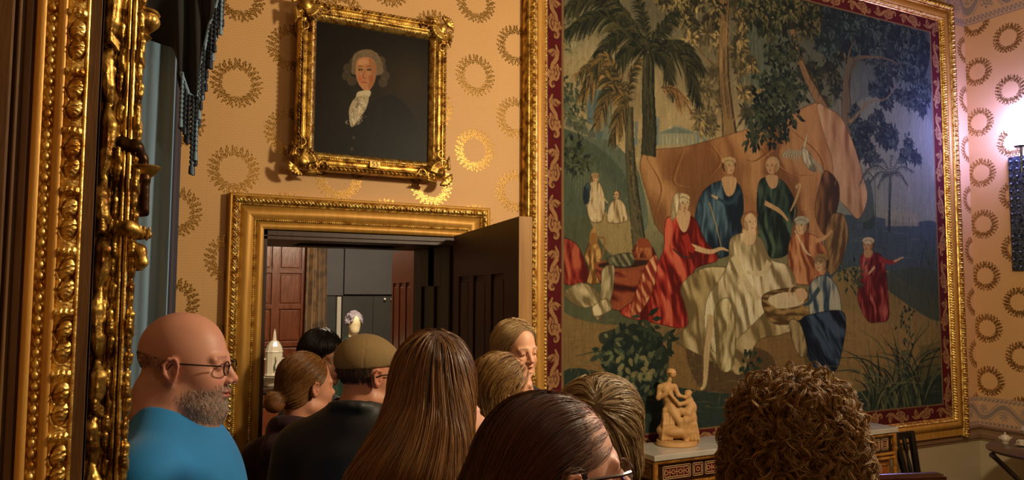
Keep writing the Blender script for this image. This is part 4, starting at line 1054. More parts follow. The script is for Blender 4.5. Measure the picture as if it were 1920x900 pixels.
# 8 grey blonde bob from behind
h8 = pxC(1130, 812, 1.85)
p8 = person('woman with a short grey-blonde bob seen from behind in front of the statue', h8, .98, away(60), pitch=-.10, tyaw=away(45), skin='c99478', top=cloth('brown_knit', '3b2a22'), wide=.74, collar='crew', top_name='knitted_top', res=.006, eyes=False)
hs = Shape().fr(p8['R'], p8['C'], p8['k']).ell((-.026, 0, .048), (.112, .102, .096), k=.01).ell((-.045, 0, -.02), (.098, .104, .10), k=.04).ell((-.02, 0, -.075), (.085, .10, .07), k=.04)
W8 = pxC(1118, 760, 1.74)
def d8(P, i):
    r = P-W8; r = r-fwd*(r@fwd)[:, None]; sw = np.cross(r, fwd)*.35
    return r/(np.linalg.norm(r, axis=1, keepdims=True)+.02)+sw*3+np.array([0, 0, -.8])*np.clip((h8[2]+.07-P[:, 2])/.08, 0, 1)[:, None]
hair(p8['root'], hs, seeds_on(hs, h8, rg(11), 2000, lambda P: (loc(p8, P)[:, 2] > -.12)), d8, 12, .012, ['9a7c50', 'b59868', '6b5132', '54402a', 'c8b48c'], rg(11), m=5, rad=.00055, mass_off=.003, wav=.003, wavf=30, lift=(0, .007), massc='5a4428')
# 9 auburn haired woman close by, head bowed, glasses
h9 = pxC(1052, 892, 1.16)
p9 = person('auburn haired woman close to the camera with her head bowed, wearing dark spectacles', h9, 1.0, away(16), pitch=.10, roll=.0, tyaw=away(10), skin='cda08e', top=cloth('dark_red_top', '2c1512'), wide=.92, collar='crew', top_name='top', res=.0028, nb=(-.055, 0, -.17), hands=False)
hs = Shape().fr(p9['R'], p9['C'], p9['k']).ell((-.030, 0, .040), (.100, .088, .092), k=.01).ell((-.065, 0, -.03), (.085, .092, .10), k=.04).ell((-.115, 0, -.09), (.075, .10, .10), k=.05).ell((-.13, 0, -.2), (.06, .11, .10), k=.05)
hs.fr(p9['R'], p9['C'], p9['k']).ell((.105, .0, -.02), (.092, .12, .108), k=.02, mode=-1)
def d9(P, i):
    q = loc(p9, P); o = np.stack([-1.+0*q[:, 0], .25*np.sign(q[:, 1]), -.45-1.*np.clip(-q[:, 0]*9, 0, 1)+.2], -1); return o @ p9['R'].T
hair(p9['root'], hs, seeds_on(hs, h9, rg(12), 3600, lambda P: loc(p9, P)[:, 0] < .018+.6*np.clip(loc(p9, P)[:, 2]-.05, 0, 1)), d9, 18, .011, ['331410', '4a2118', '1f0c0a', '5e3022'], rg(12), m=5, rad=.00042, spread=.0016, lift=(0, .003), wav=.001, mass_off=.002, massc='240f0b', mass_res=.005)
sh9 = Shape(); head_shape(sh9, p9['R'], p9['C'], p9['k'])
A, r_ = strands(sh9, seeds_on(sh9, h9, rg(14), 420, lambda P: (loc(p9, P)[:, 0] > .01) & (loc(p9, P)[:, 0] < .078) & (loc(p9, P)[:, 2] > .015+.3*np.clip(loc(p9, P)[:, 0], 0, 1))), d9, 16, .009, rg(14), lift=(.0015, .007), m=2, rad=.0003, wav=.004, wavf=30)
cc = np.tile(np.array(lin('7a5a4c')), (len(A), 16, 1))*rg(4).uniform(.4, 1.6, (len(A), 1, 1)); V, F, C_ = tubes(A, .0003, cc, rg(1)); mesh_np('loose_hair', V, F, hairm, p9['root'], col=C_)
glasses(p9, tortoise, thick=.0026, w=.026, h=.020)
# 10 curly haired person
h10 = pxC(1490, 850, 1.50)
p10 = person('person with a big mop of curly brown hair seen from behind in dark clothes', h10, .98, away(88), tyaw=away(88), skin='b98468', top=cloth('black_jumper', '0c0c0e'), wide=.92, collar='crew', top_name='jumper', res=.007, eyes=False)
hs = Shape().fr(np.stack([fwd, rgt, upv], 1), h10, 1.).ell((.0, 0, .045), (.114, .106, .112), k=.01).ell((0, .0, -.05), (.112, .122, .12), k=.05).ell((0, .0, -.14), (.10, .116, .10), k=.05)
def d10(P, i):
    r = P-(h10+np.array([0, 0, .1])); return r*4+np.array([0, 0, -1.])
hair(p10['root'], hs, seeds_on(hs, h10, rg(13), 2000, lambda P: (P-h10) @ fwd < .06), d10, 22, .006, ['7a5730', 'a07a46', '5a3c20', 'cda870', '402a18'], rg(13), m=14, rad=.00042, spread=.0028, hm=hair_soft, curl=(.0115, 88., 0, .45), lift=(-.006, .022), mass_off=.006, massc='23150b')
# ---------------------------------------------------------------- woven and painted pictures: a small painter that lays colour into a fine grid
def hx(c): return np.array([int(c[i:i+2], 16)/255 for i in (0, 2, 4)])
class Canvas:
    def __init__(s, W, H, rect, Y, seed=1):
        s.W, s.H, s.rect, s.Y = W, H, rect, Y; s.img = np.zeros((H, W, 3)); s.r = np.random.default_rng(seed); s.sc = W/(rect[2]-rect[0])
    def m(s, P):     # metres in the picture plane -> raster (x, y)
        P = np.asarray(P, float); return np.stack([(P[..., 0]-s.rect[0])*s.sc, (s.rect[3]-P[..., 1])*s.H/(s.rect[3]-s.rect[1])], -1)
    def px(s, pts): return s.m([[q[0], q[2]] for q in (atY(x, y, s.Y) for x, y in pts)])
    def mask(s, P):
        x0, y0 = np.floor(P.min(0)).astype(int)-1; x1, y1 = np.ceil(P.max(0)).astype(int)+2
        x0, y0 = max(0, x0), max(0, y0); x1, y1 = min(s.W, x1), min(s.H, y1)
        if x1 <= x0 or y1 <= y0: return None
        X = np.arange(x0, x1)[None]+.5; Y = np.arange(y0, y1)[:, None]+.5; M_ = np.zeros((y1-y0, x1-x0), bool)
        for (ax, ay), (bx, by) in zip(P, np.roll(P, -1, 0)):
            if ay == by: continue
            c = (ay > Y) != (by > Y); M_ ^= c & (X < (bx-ax)*(Y-ay)/(by-ay)+ax)
        return slice(y0, y1), slice(x0, x1), M_
    def fillr(s, P, col, a=1.):
        k = s.mask(np.asarray(P));
        if k is None: return None
        sub = s.img[k[0], k[1]]; sub[k[2]] = sub[k[2]]*(1-a)+np.asarray(col)*a; return k
    @staticmethod
    def sm(P, n=6):
        P = np.asarray(P, float); out = []; N = len(P)
        for i in range(N):
            a, b, c, d = P[i-1], P[i], P[(i+1) % N], P[(i+2) % N]
            for t in np.linspace(0, 1, n, endpoint=False): out.append(.5*((2*b)+(c-a)*t+(2*a-5*b+4*c-d)*t*t+(3*b-3*c+d-a)*t**3))
        return np.array(out)
    def poly(s, pts, col, a=1., smooth_=True):
        P = s.px(pts); return s.fillr(s.sm(P) if smooth_ else P, hx(col) if isinstance(col, str) else col, a)
    def strip(s, P, w, col, a=1.):
        """variable-width stroke in raster units"""
        P = np.asarray(P, float); n = len(P); w = np.broadcast_to(w, n) if not np.isscalar(w) else np.full(n, w)
        T = np.gradient(P, axis=0); T /= np.linalg.norm(T, axis=1, keepdims=True)+1e-9; Nn = np.stack([-T[:, 1], T[:, 0]], 1)*np.asarray(w)[:, None]*.5
        s.fillr(np.concatenate([P+Nn, (P-Nn)[::-1]]), hx(col) if isinstance(col, str) else col, a)
    def curve(s, pts, w, col, a=1., n=14):
        P = s.px(pts)
        if len(P) > 2:
            t = np.linspace(0, len(P)-1, n); q = np.vstack([2*P[0]-P[1], P, 2*P[-1]-P[-2]]); out = []
            for v in t:
                i = min(int(v), len(P)-2); u = v-i; A, B, C, D = q[i], q[i+1], q[i+2], q[i+3]
                out.append(.5*((2*B)+(C-A)*u+(2*A-5*B+4*C-D)*u*u+(3*B-3*C+D-A)*u**3))
            P = np.array(out)
        ww = np.interp(np.linspace(0, 1, len(P)), np.linspace(0, 1, len(w)), w) if not np.isscalar(w) else w
        s.strip(P, ww, col, a)
    def noise(s, cw, ch, octv=3):
        o = np.zeros((s.H, s.W)); a = 1.
        for _ in range(octv):
            g = s.r.uniform(-1, 1, (int(ch)+2, int(cw)+2)); y = np.linspace(0, ch, s.H); x = np.linspace(0, cw, s.W)
            iy, ix = y.astype(int), x.astype(int); fy, fx = (y-iy)[:, None], (x-ix)[None]; fy = fy*fy*(3-2*fy); fx = fx*fx*(3-2*fx)
            o += a*((g[iy][:, ix]*(1-fx)+g[iy][:, ix+1]*fx)*(1-fy)+(g[iy+1][:, ix]*(1-fx)+g[iy+1][:, ix+1]*fx)*fy)
            cw, ch, a = cw*2, ch*2, a*.5
        return o
    def drape(s, pts, mid, dark, light, ang=90., f=.16, warp=3., outline=True):
        P = s.sm(s.px(pts)); k = s.mask(P)
        if k is None: return
        ys, xs = k[0], k[1]; Y, X = np.mgrid[ys, xs].astype(float); a = math.radians(ang)
        nz = s.noise(s.W/60., s.H/60., 2)[ys, xs]
        def fold(an, fr, asp):
            g = s.r.uniform(-1, 1, (64, 64)); pu = ((X*math.sin(an)-Y*math.cos(an))*fr+nz*warp*.35) % 64; pv = ((X*math.cos(an)+Y*math.sin(an))*fr*asp) % 64
            iu, iv = pu.astype(int), pv.astype(int); fu, fv = pu-iu, pv-iv; fu = fu*fu*(3-2*fu); fv = fv*fv*(3-2*fv); i2, j2 = (iu+1) % 64, (iv+1) % 64
            return (g[iu, iv]*(1-fu)+g[i2, iv]*fu)*(1-fv)+(g[iu, j2]*(1-fu)+g[i2, j2]*fu)*fv
        v = 1.7*fold(a, f*.62, .16)+.9*fold(a+.25, f*1.5, .2); v = np.sign(v)*np.abs(v)**.75*1.25
        v = v*.95+.12*s.noise(s.W/9., s.H/16., 2)[ys, xs]; C = np.where((v > 0)[..., None], hx(mid)+(hx(light)-hx(mid))*np.clip(v*.9, 0, 1)[..., None]**1.6, hx(mid)+(hx(dark)-hx(mid))*np.clip(-v*1.0, 0, 1)[..., None])
        s.img[ys, xs][k[2]] = C[k[2]]
        if outline: s.strip(np.vstack([P, P[:1]]), 1.6, hx(dark)*.7, .7)
    def leaf(s, p, ang, L, w, col, a=1., vein=None):
        t = np.linspace(0, 1, 6); d = np.array([math.cos(ang), math.sin(ang)]); n = np.array([-d[1], d[0]])
        prof = np.sin(PI*t**.8)*w*.5; q = np.asarray(p)+d*(t*L)[:, None]
        s.fillr(np.concatenate([q+n*prof[:, None], (q-n*prof[:, None])[::-1]]), col, a)
        if vein is not None: s.strip(np.array([q[0], q[-2]]), .9, vein, .6)
    def foliage(s, pts, n, L, w, cols, spread=1.2, base=-PI/2+PI, clumps=40, jit=.5, a=1., under=None, ua=.85):
        """leaves in radiating clumps inside a smooth outline; later ones are lighter"""
        P = s.sm(s.px(pts)); k = s.mask(P)
        if k is None: return
        if under is not None: s.fillr(P, hx(under), ua)
        ys, xs = np.nonzero(k[2]); cs = [hx(c) for c in cols]; nc = len(cs)
        per = max(1, n//clumps)
        for c in range(clumps):
            i = s.r.integers(len(ys)); cc = np.array([xs[i]+k[1].start, ys[i]+k[0].start], float); lay = c/clumps
            if under is not None or per > 14: s.fillr(s.sm(cc+np.array([[math.cos(t)*L*s.r.uniform(.9, 1.5), math.sin(t)*L*s.r.uniform(.7, 1.2)] for t in np.linspace(0, 6.28, 8)[:-1]]), 3), cs[0], .75)
            for j in range(per):
                an = s.r.uniform(0, 2*PI) if j % 3 else base+s.r.normal()*.7; o = cc+np.array([math.cos(an), math.sin(an)])*L*s.r.uniform(.1, .9)+s.r.normal(size=2)*L*.2
                ci = min(nc-1, int(max(0, lay*nc+s.r.normal()*.8))); col = cs[ci]*(1+.12*s.r.normal())
                s.leaf(o, an, L*s.r.uniform(.6, 1.3), w*s.r.uniform(.7, 1.2), np.clip(col, 0, 1), a, vein=np.clip(col*1.25, 0, 1) if L > 9 else None)
    def frond(s, pts, n, L, w, cols, droop=.7, rib='3b3a28'):
        P = s.px(pts); t = np.linspace(0, len(P)-1, n); q = np.vstack([2*P[0]-P[1], P, 2*P[-1]-P[-2]]); out = []
        for v in t:
            i = min(int(v), len(P)-2); u = v-i; A, B, C, D = q[i], q[i+1], q[i+2], q[i+3]
            out.append(.5*((2*B)+(C-A)*u+(2*A-5*B+4*C-D)*u*u+(3*B-3*C+D-A)*u**3))
        P = np.array(out); T = np.gradient(P, axis=0); cs = [hx(c) for c in cols]
        for i in range(n):
            f = i/n; l = L*(.35+.9*math.sin(PI*min(1, f*.85+.12)))
            for sd in (-1, 1):
                a = math.atan2(T[i, 1], T[i, 0])+sd*(.75-.35*f)+s.r.normal()*.12
                c = cs[s.r.integers(len(cs))]*(1+.1*s.r.normal()); d = np.array([math.cos(a), math.sin(a)])
                tt = np.linspace(0, 1, 6)[:, None]; R_ = P[i]+d*tt*l+np.array([0, 1])*(tt**2)*l*droop
                s.strip(R_, w*np.array([.6, 1, 1, .8, .5, .15]), np.clip(c, 0, 1), .95)
        s.strip(P, 1.6, rib, .8)
    def figure(s, x, y, h, face=0, skin='c9a878', hair='5a4028', wrap=None, tilt=0., size=1.):
        """small head: x,y centre in photo pixels, h head height"""
        w = h*.72; e = lambda cx, cy, rx, ry, col, a=1.: s.poly([(cx+rx*math.cos(t)+0, cy+ry*math.sin(t)) for t in np.linspace(0, 2*PI, 9)[:-1]], col, a)
        e(x-face*h*.06, y-h*.10, w*.60, h*.52, hair); e(x, y, w*.46, h*.5, skin)
        if wrap: e(x-face*h*.04, y-h*.33, w*.60, h*.27, wrap); s.curve([(x-w*.5, y-h*.25), (x, y-h*.40), (x+w*.5, y-h*.22)], 1.4, '5b4a34', .7)
        fx = x+face*w*.16
        for d in (-1, 1):
            s.curve([(fx+d*w*.2-1.2, y-h*.04), (fx+d*w*.2+1.4, y-h*.04)], 1.4, '3f2c20', .9); s.curve([(fx+d*w*.2-1.8, y-h*.12), (fx+d*w*.2+1.8, y-h*.13)], 1., '5a4230', .8)
        s.curve([(fx+face*.6, y-h*.05), (fx+face*1.4, y+h*.14)], 1.2, '8a6038', .8); s.curve([(fx-1.6, y+h*.26), (fx+1.8, y+h*.26)], 1.5, '8a3c2c', .9)
        s.poly([(x-face*w*.5, y-h*.2), (x-face*w*.2, y), (x-face*w*.2, y+h*.42), (x-face*w*.46, y+h*.2)], '7a5634', .45)
    def hatch(s, n, L, w, ang, lo=.8, hi=1.15, box=(0, 0, 1, 1)):
        for _ in range(n):
            x = s.r.uniform(box[0], box[2])*s.W; y = s.r.uniform(box[1], box[3])*s.H; c = s.img[min(s.H-1, int(y)), min(s.W-1, int(x))]*(lo if s.r.random() < .5 else hi)
            a = ang+s.r.normal()*.35; l = L*s.r.uniform(.4, 1.3); d = np.array([math.cos(a), math.sin(a)])*l
            s.strip([np.array([x, y]), np.array([x, y])+d*.5+[s.r.normal(), s.r.normal()], np.array([x, y])+d], np.array([.3, w, .3]), np.clip(c, 0, 1), .7)
    def finish(s, name, mat, parent, weave=.05, blur=1, tint=(1, 1, 1)):
        im = s.img
        for _ in range(blur):
            p = np.pad(im, ((1, 1), (1, 1), (0, 0)), 'edge'); im = (p[:-2, 1:-1]+p[2:, 1:-1]+p[1:-1, :-2]+p[1:-1, 2:]+4*im)/8
        if weave:
            v = s.r.normal(size=(s.H, s.W))*weave*.6+s.noise(s.W/3., s.H/28., 1)*weave+s.noise(s.W/90, s.H/90, 2)*weave*.8
            im = im*(1+v)[..., None]
        im = np.clip(im*np.array(tint), 0, 1); L = np.where(im <= .04045, im/12.92, ((im+.055)/1.055)**2.4)
        x = np.linspace(s.rect[0], s.rect[2], s.W); z = np.linspace(s.rect[3], s.rect[1], s.H); X_, Z_ = np.meshgrid(x, z)
        V = np.stack([X_, np.full_like(X_, s.Y), Z_], -1).reshape(-1, 3); idx = np.arange(s.W*s.H).reshape(s.H, s.W)
        F = np.stack([idx[:-1, :-1], idx[1:, :-1], idx[1:, 1:], idx[:-1, 1:]], -1).reshape(-1, 4)
        return mesh_np(name, V, F, mat, parent, col=L.reshape(-1, 3))
# ---------------------------------------------------------------- commode with marble top
CXa, CXb, CYf, CYb, CZ = 2.64, 4.66, 3.40, YF-.102, 1.02
cmd = empty('commode', (3.65, 3.6, 0), 'satinwood commode with faux bamboo mouldings and dark fretwork frieze under the tapestry', 'commode')
mt = MB().box(CXa-.02, CXb+.02, CYf-.02, CYb, CZ-.032, CZ).build('marble_top', marble, cmd, bevel=.004)
MB().box(CXa+.03, CXb-.03, CYf+.03, CYb, .09, CZ-.033).build('carcass', satin, cmd)
MB().box(CXa+.015, CXb-.015, CYf+.014, CYb, CZ-.165, CZ-.034).build('frieze', lacquer, cmd)
def bam(mb, a, b, r=.011, seg=.13):
    a, b = Vector(a), Vector(b); L = (b-a).length; n = max(2, int(L/.01)); pts = []; rs = []
    for i in range(n+1):
        s = i/n*L; k = (s/seg) % 1; rs.append(r*(1+.35*math.exp(-((k-.5)/.035)**2)+.28*math.exp(-((k-.58)/.02)**2))); pts.append(a.lerp(b, i/n))
    mb.tube(pts, rs, 8)
bm = MB()
for z, dz in ((CZ-.045, 0), (CZ-.172, 0), (CZ-.20, .0), (.10, 0)):
    bam(bm, (CXa, CYf, z), (CXb, CYf, z)); bam(bm, (CXa, CYf, z), (CXa, CYb, z)); bam(bm, (CXb, CYf, z), (CXb, CYb, z))
for x in (CXa, CXb): bam(bm, (x, CYf, .03), (x, CYf, CZ-.035), .015); bam(bm, (x, CYb-.02, .03), (x, CYb-.02, CZ-.035), .015)
for x in (3.31, 3.99): bam(bm, (x, CYf, .1), (x, CYf, CZ-.19), .013)
bm.build('bamboo_moulding', bamboo, cmd, smooth=True)
nd = 3; dw = (CXb-CXa)/3
for i in range(nd):
    xa, xb = CXa+.03+i*dw, CXa+(i+1)*dw-.03; za, zc = .14, CZ-.225; y = CYf+.02
    d_ = MB().box(xa, xb, y, y+.02, za, zc).build('door', satin, cmd, bevel=.003)
    f_ = MB()
    for a, b in (((xa+.02, y, za+.02), (xb-.02, y, za+.02)), ((xa+.02, y, zc-.02), (xb-.02, y, zc-.02)), ((xa+.02, y, za+.02), (xa+.02, y, zc-.02)), ((xb-.02, y, za+.02), (xb-.02, y, zc-.02))): bam(f_, a, b, .010)
    o = f_.build('door_moulding', bamboo, d_, smooth=True); o.location = (0, 0, 0)
    xm, w_i = (xa+xb)/2, (xb-xa)*.27
    o = MB().box(xm-w_i-.01, xm+w_i+.01, y-.004, y+.001, za+.09, zc-.075).build('panel_border', inlay, d_); o.location = (0, 0, 0)
    o = MB().box(xm-w_i, xm+w_i, y-.007, y-.004, za+.10, zc-.085).build('inset_panel', stonep, d_); o.location = (0, 0, 0)
# fretwork tablets in the frieze: alternating long and square
def tablet(mb, mr, xa, xb, y, za, zb, dirx=True):
    w = .0035; W = lambda a, b, c, d, m, e=.004: m.box(a, b, y-e, y+.002, c, d) if dirx else m.box(y-e, y+.002, a, b, c, d)
    for q in (0, .010):
        W(xa+q, xb-q, zb-q-w, zb-q, mb); W(xa+q, xb-q, za+q, za+q+w, mb); W(xa+q, xa+q+w, za+q, zb-q, mb); W(xb-q-w, xb-q, za+q, zb-q, mb)
    zc = (za+zb)/2; W(xa+.016, xb-.016, za+.016, zb-.016, mr, .002)
    n = max(1, int((xb-xa)/.05))
    for i in range(n):
        c = xa+(xb-xa)*(i+.5)/n
        for r1 in (.012,):
            W(c-r1, c+r1, zc+r1-w, zc+r1, mb); W(c-r1, c+r1, zc-r1, zc-r1+w, mb); W(c-r1, c-r1+w, zc-r1, zc+r1, mb); W(c+r1-w, c+r1, zc-r1, zc+r1, mb)
        if i < n-1: c2 = xa+(xb-xa)*(i+1)/n; W(c2-.012, c2+.012, zc-w/2, zc+w/2, mb); W(c2-w/2, c2+w/2, zc-.018, zc+.018, mb)
def tab_(*a):
    mi, mr = MB(), MB(); tablet(mi, mr, *a); o = mr.build('frieze_tablet', inlayr, cmd); p_ = mi.build('fretwork', inlay, o); p_.location = (0, 0, 0)
x = CXa+.06; k = 0
while x < CXb-.1:
    w = .20 if k % 2 == 0 else .075
    tab_(x, min(x+w, CXb-.05), CYf+.014, CZ-.145, CZ-.072); x += w+.016; k += 1
y = CYf+.05; k = 0
while y < CYb-.1: tab_(y, y+.12, CXa+.015, CZ-.145, CZ-.072, False); y += .135
ft = MB()
for x in (CXa+.02, 3.31, 3.99, CXb-.02):
    for yy_ in (CYf+.02, CYb-.03): ft.lathe([(.001, 0), (.02, .0), (.026, .03), (.018, .07), (.024, .1), (.001, .1)], (x, yy_, 0), 12)
ft.build('feet', bamboo, cmd, smooth=True)
# ---------------------------------------------------------------- terracotta group on the commode
SB = atZ(1262, 829, CZ+.0); SB = np.array([SB[0]-.02, 3.58, CZ]); sc_ = SB_s = 1.0
# statue frame: x to the camera's right, y away, z up, origin at the base centre; unit = metres
Rs = np.stack([rgt*np.array([1, 1, 0])/np.linalg.norm(rgt[:2]), np.cross([0, 0, 1.], rgt*np.array([1, 1, 0])/np.linalg.norm(rgt[:2])), [0, 0, 1.]], 1)
st_ = empty('statuette_group', tuple(SB), 'terracotta statuette of a seated nude youth with a crouching companion on the marble top', 'statue')
uz = 4.05/FPX
def q_(x, y, d=0.): return ((x-1265)*uz, d, (828-y)*uz)
bs = Shape().fr(Rs, SB); 
MBl = MB().lathe([(.001, 0), (.135, 0), (.14, .008), (.135, .016), (.132, .03), (.001, .032)], tuple(SB), 48, sx=.98, sy=.8); MBl.build('base', terra, st_, smooth=True)
zb_ = .03
g = Shape().fr(Rs, SB)
# rocky, draped seat
g.ell(q_(1262, 800), (.115, .08, .045), k=.03); g.cap(q_(1243, 800), q_(1245, 770), .045, .030, k=.02); g.cap(q_(1285, 805, .01), q_(1284, 770, .01), .04, .036, k=.02)
for i, x in enumerate((1237, 1243, 1250, 1256, 1276, 1283, 1290, 1297)): g.path([q_(x, 760+abs(i-4)*2, -.03), q_(x+(-2 if i < 4 else 3), 785, -.042), q_(x+(-6 if i < 4 else 8), 815, -.05)], [.006, .009, .008], k=.008)
g.cap(q_(1238, 757, -.02), q_(1237, 772, -.02), .014, k=.01)
g.ell(q_(1238, 812, -.02), (.034, .03, .026), k=.01)        # animal curled at the foot
# youth: pelvis, torso, head, limbs
g.ell(q_(1252, 754, -.005), (.040, .035, .032), k=.015); g.path([q_(1253, 748), q_(1247, 732), q_(1243, 715)], [.034, .031, .037], k=.02); g.cap(q_(1231, 712), q_(1259, 710), .018, .017, k=.018)
g.cap(q_(1248, 705), q_(1252, 692), .015, .012, k=.008); g.ell(q_(1256, 684, -.006), (.0215, .021, .026), k=.004, rot=(0, 0, .3)); g.ell(q_(1254, 679), (.026, .025, .018), k=.004)
for a in np.linspace(0, 6.28, 12)[:-1]: g.ell((q_(1254, 681)[0]+.023*math.cos(a), .0+.022*math.sin(a), q_(1254, 681)[2]+.002*math.cos(a*3)), (.008, .008, .007), k=.003)
g.ell(q_(1262.5, 686, -.018), (.004, .005, .003), k=.003)
g.path([q_(1230, 713), q_(1226, 733, -.01), q_(1246, 722, -.045)], [.017, .014, .010], k=.008); g.ell(q_(1248, 719, -.048), (.012, .008, .009), k=.005)
g.path([q_(1261, 711), q_(1268, 728, -.01), q_(1280, 731, -.025)], [.016, .013, .010], k=.008)
g.path([q_(1254, 758, -.02), q_(1266, 778, -.055), q_(1272, 800, -.05), q_(1280, 818, -.045)], [.028, .021, .017, .012], k=.01); g.cap(q_(1279, 819, -.05), q_(1285, 821, -.075), .010, .008, k=.006)
g.path([q_(1260, 757, -.01), q_(1284, 762, -.045), q_(1288, 790, -.04)], [.027, .022, .016], k=.01)
# companion crouching at the right
g.path([q_(1291, 770, .0), q_(1293, 752, -.005), q_(1290, 738)], [.036, .031, .026], k=.02); g.ell(q_(1287, 727, -.01), (.021, .021, .023), k=.006); g.ell(q_(1289, 722), (.023, .023, .016), k=.005); g.ell(q_(1292, 729, .01), (.012, .012, .012), k=.005)
g.path([q_(1285, 742, -.02), q_(1266, 744, -.05), q_(1248, 724, -.055)], [.015, .012, .009], k=.008)
g.path([q_(1293, 775), q_(1296, 800, .0), q_(1303, 812, -.01)], [.036, .034, .02], k=.02)
g.path([q_(1290, 772, -.03), q_(1277, 776, -.06), q_(1276, 806, -.055)], [.024, .02, .014], k=.01)
for i in range(7): g.path([q_(1284+i*3, 782, -.035), q_(1286+i*3, 800, -.045), q_(1288+i*3.2, 820, -.04)], [.004, .007, .006], k=.005)
sdf_obj('figures', g, .0036, terra, st_, keep=lambda P: P[:, 2] > CZ+.02, disp=lambda P: .0008*noise3(P, 90, 2, 2))
# glass bowl on the commode, right
bw_ = atZ(1598, 793, CZ); bw_ = (4.42, 3.60, CZ)
b_ = MB().lathe([(.001, 0), (.05, 0), (.05, .008), (.03, .014), (.035, .022), (.075, .05), (.105, .095), (.122, .15), (.125, .152), (.119, .15), (.10, .10), (.07, .056), (.001, .03)], bw_, 40)
bo = b_.build('glass_bowl', M('opal_glass', 'cfcdbf', rough=.12, c2='9a9a88', scale=45, contrast=7, coat=.6), None, smooth=True); tag(bo, 'white patterned punch bowl standing at the right end of the marble top', 'bowl')
# ---------------------------------------------------------------- folded dark stand leaning by the commode
fs = empty('folding_stand', (4.86, 3.55, 0), 'dark wooden folded stand with two posts leaning beside the commode', 'stand')
A0, A1 = atY(1676, 812, 3.56), atY(1708, 808, 3.56); B0, B1 = atY(1700, 900, 3.50), atY(1722, 900, 3.50)
def ext(a, b, z): t = (a[2]-z)/(a[2]-b[2]); return a+(b-a)*t
for a, b in ((A0, B0), (A1, B1)):
    f0 = ext(a, b, .0); q = MB(); T = [tuple(a), tuple(f0)]
    dx = .022; q.add([(a[0]-dx, a[1]-.015, a[2]), (a[0]+dx, a[1]-.015, a[2]), (a[0]+dx, a[1]+.015, a[2]), (a[0]-dx, a[1]+.015, a[2]), (f0[0]-dx, f0[1]-.015, 0), (f0[0]+dx, f0[1]-.015, 0), (f0[0]+dx, f0[1]+.015, 0), (f0[0]-dx, f0[1]+.015, 0)], [(0, 1, 2, 3), (7, 6, 5, 4), (0, 4, 5, 1), (1, 5, 6, 2), (2, 6, 7, 3), (3, 7, 4, 0)])
    q.build('post', black, fs, bevel=.003)
MB().box(A0[0], A1[0], A0[1]-.012, A0[1]+.012, A0[2]-.05, A0[2]-.0).build('top_bar', black, fs, bevel=.003)
mA, mB_ = (A0+A1)/2, (ext(A0, B0, .2)+ext(A1, B1, .2))/2
MB().tube([tuple(mA+(mB_-mA)*t) for t in np.linspace(.05, 1, 24)], [.007+.008*abs(math.sin(t*14)) for t in np.linspace(.05, 1, 24)], 8).build('baluster', black, fs, smooth=True)
# ---------------------------------------------------------------- reeded mahogany settee, only its top rail in view
se = empty('settee', (3.75, 2.75, 0), 'mahogany settee with a reeded rolled top rail at the bottom edge', 'settee')
zt_ = .885; R0, R1 = atZ(1570, 912, zt_), atZ(1768, 903, zt_)
R0 = np.array([R0[0], R0[1], zt_]); R1 = np.array([R1[0], R1[1], zt_-.005]); dr = (R1-R0)/np.linalg.norm(R1-R0); nrm_ = np.array([dr[1], -dr[0], 0])
rv = []; nn_ = 72
for i, p in enumerate((R0-dr*.02, R1-dr*.03, R1-dr*.01, R1)):
    k = (1, 1, .9, .5)[i]
    for j in range(nn_):
        a = 2*PI*j/nn_; r_ = .052*(1+.11*math.cos(a*14))*k; rv.append(tuple(p+nrm_*r_*1.25*math.cos(a)+np.array([0, 0, r_*math.sin(a)])))
m_ = MB(); m_.add(rv, [(i*nn_+j, i*nn_+(j+1) % nn_, (i+1)*nn_+(j+1) % nn_, (i+1)*nn_+j) for i in range(3) for j in range(nn_)]+[tuple(range(3*nn_, 4*nn_))])
m_.build('top_rail', mahog, se, smooth=True)
def obb(p, q, th, z0, z1): 
    n_ = nrm_*th/2; return MB().add([tuple(np.array([*v[:2], z])) for z in (z0, z1) for v in (p-n_, q-n_, q+n_, p+n_)], [(3, 2, 1, 0), (4, 5, 6, 7), (0, 1, 5, 4), (1, 2, 6, 5), (2, 3, 7, 6), (3, 0, 4, 7)])
obb(R0, R1-dr*.04, .05, .45, .80).build('back', M('settee_cover', '5c2420', rough=.8), se, bevel=.01)
obb(R0-nrm_*.3, R1-dr*.04-nrm_*.3, .56, .36, .47).build('seat', MATS['settee_cover'], se, bevel=.02)
for t, s in ((0, 0), (1, 0), (0, 1), (1, 1)):
    p = (R0+dr*.05)*(1-t)+(R1-dr*.08)*t-nrm_*(.03+s*.5); MB().lathe([(.001, 0), (.016, 0), (.024, .1), (.03, .37), (.001, .37)], (p[0], p[1], 0), 12).build('leg', mahog, se, smooth=True)
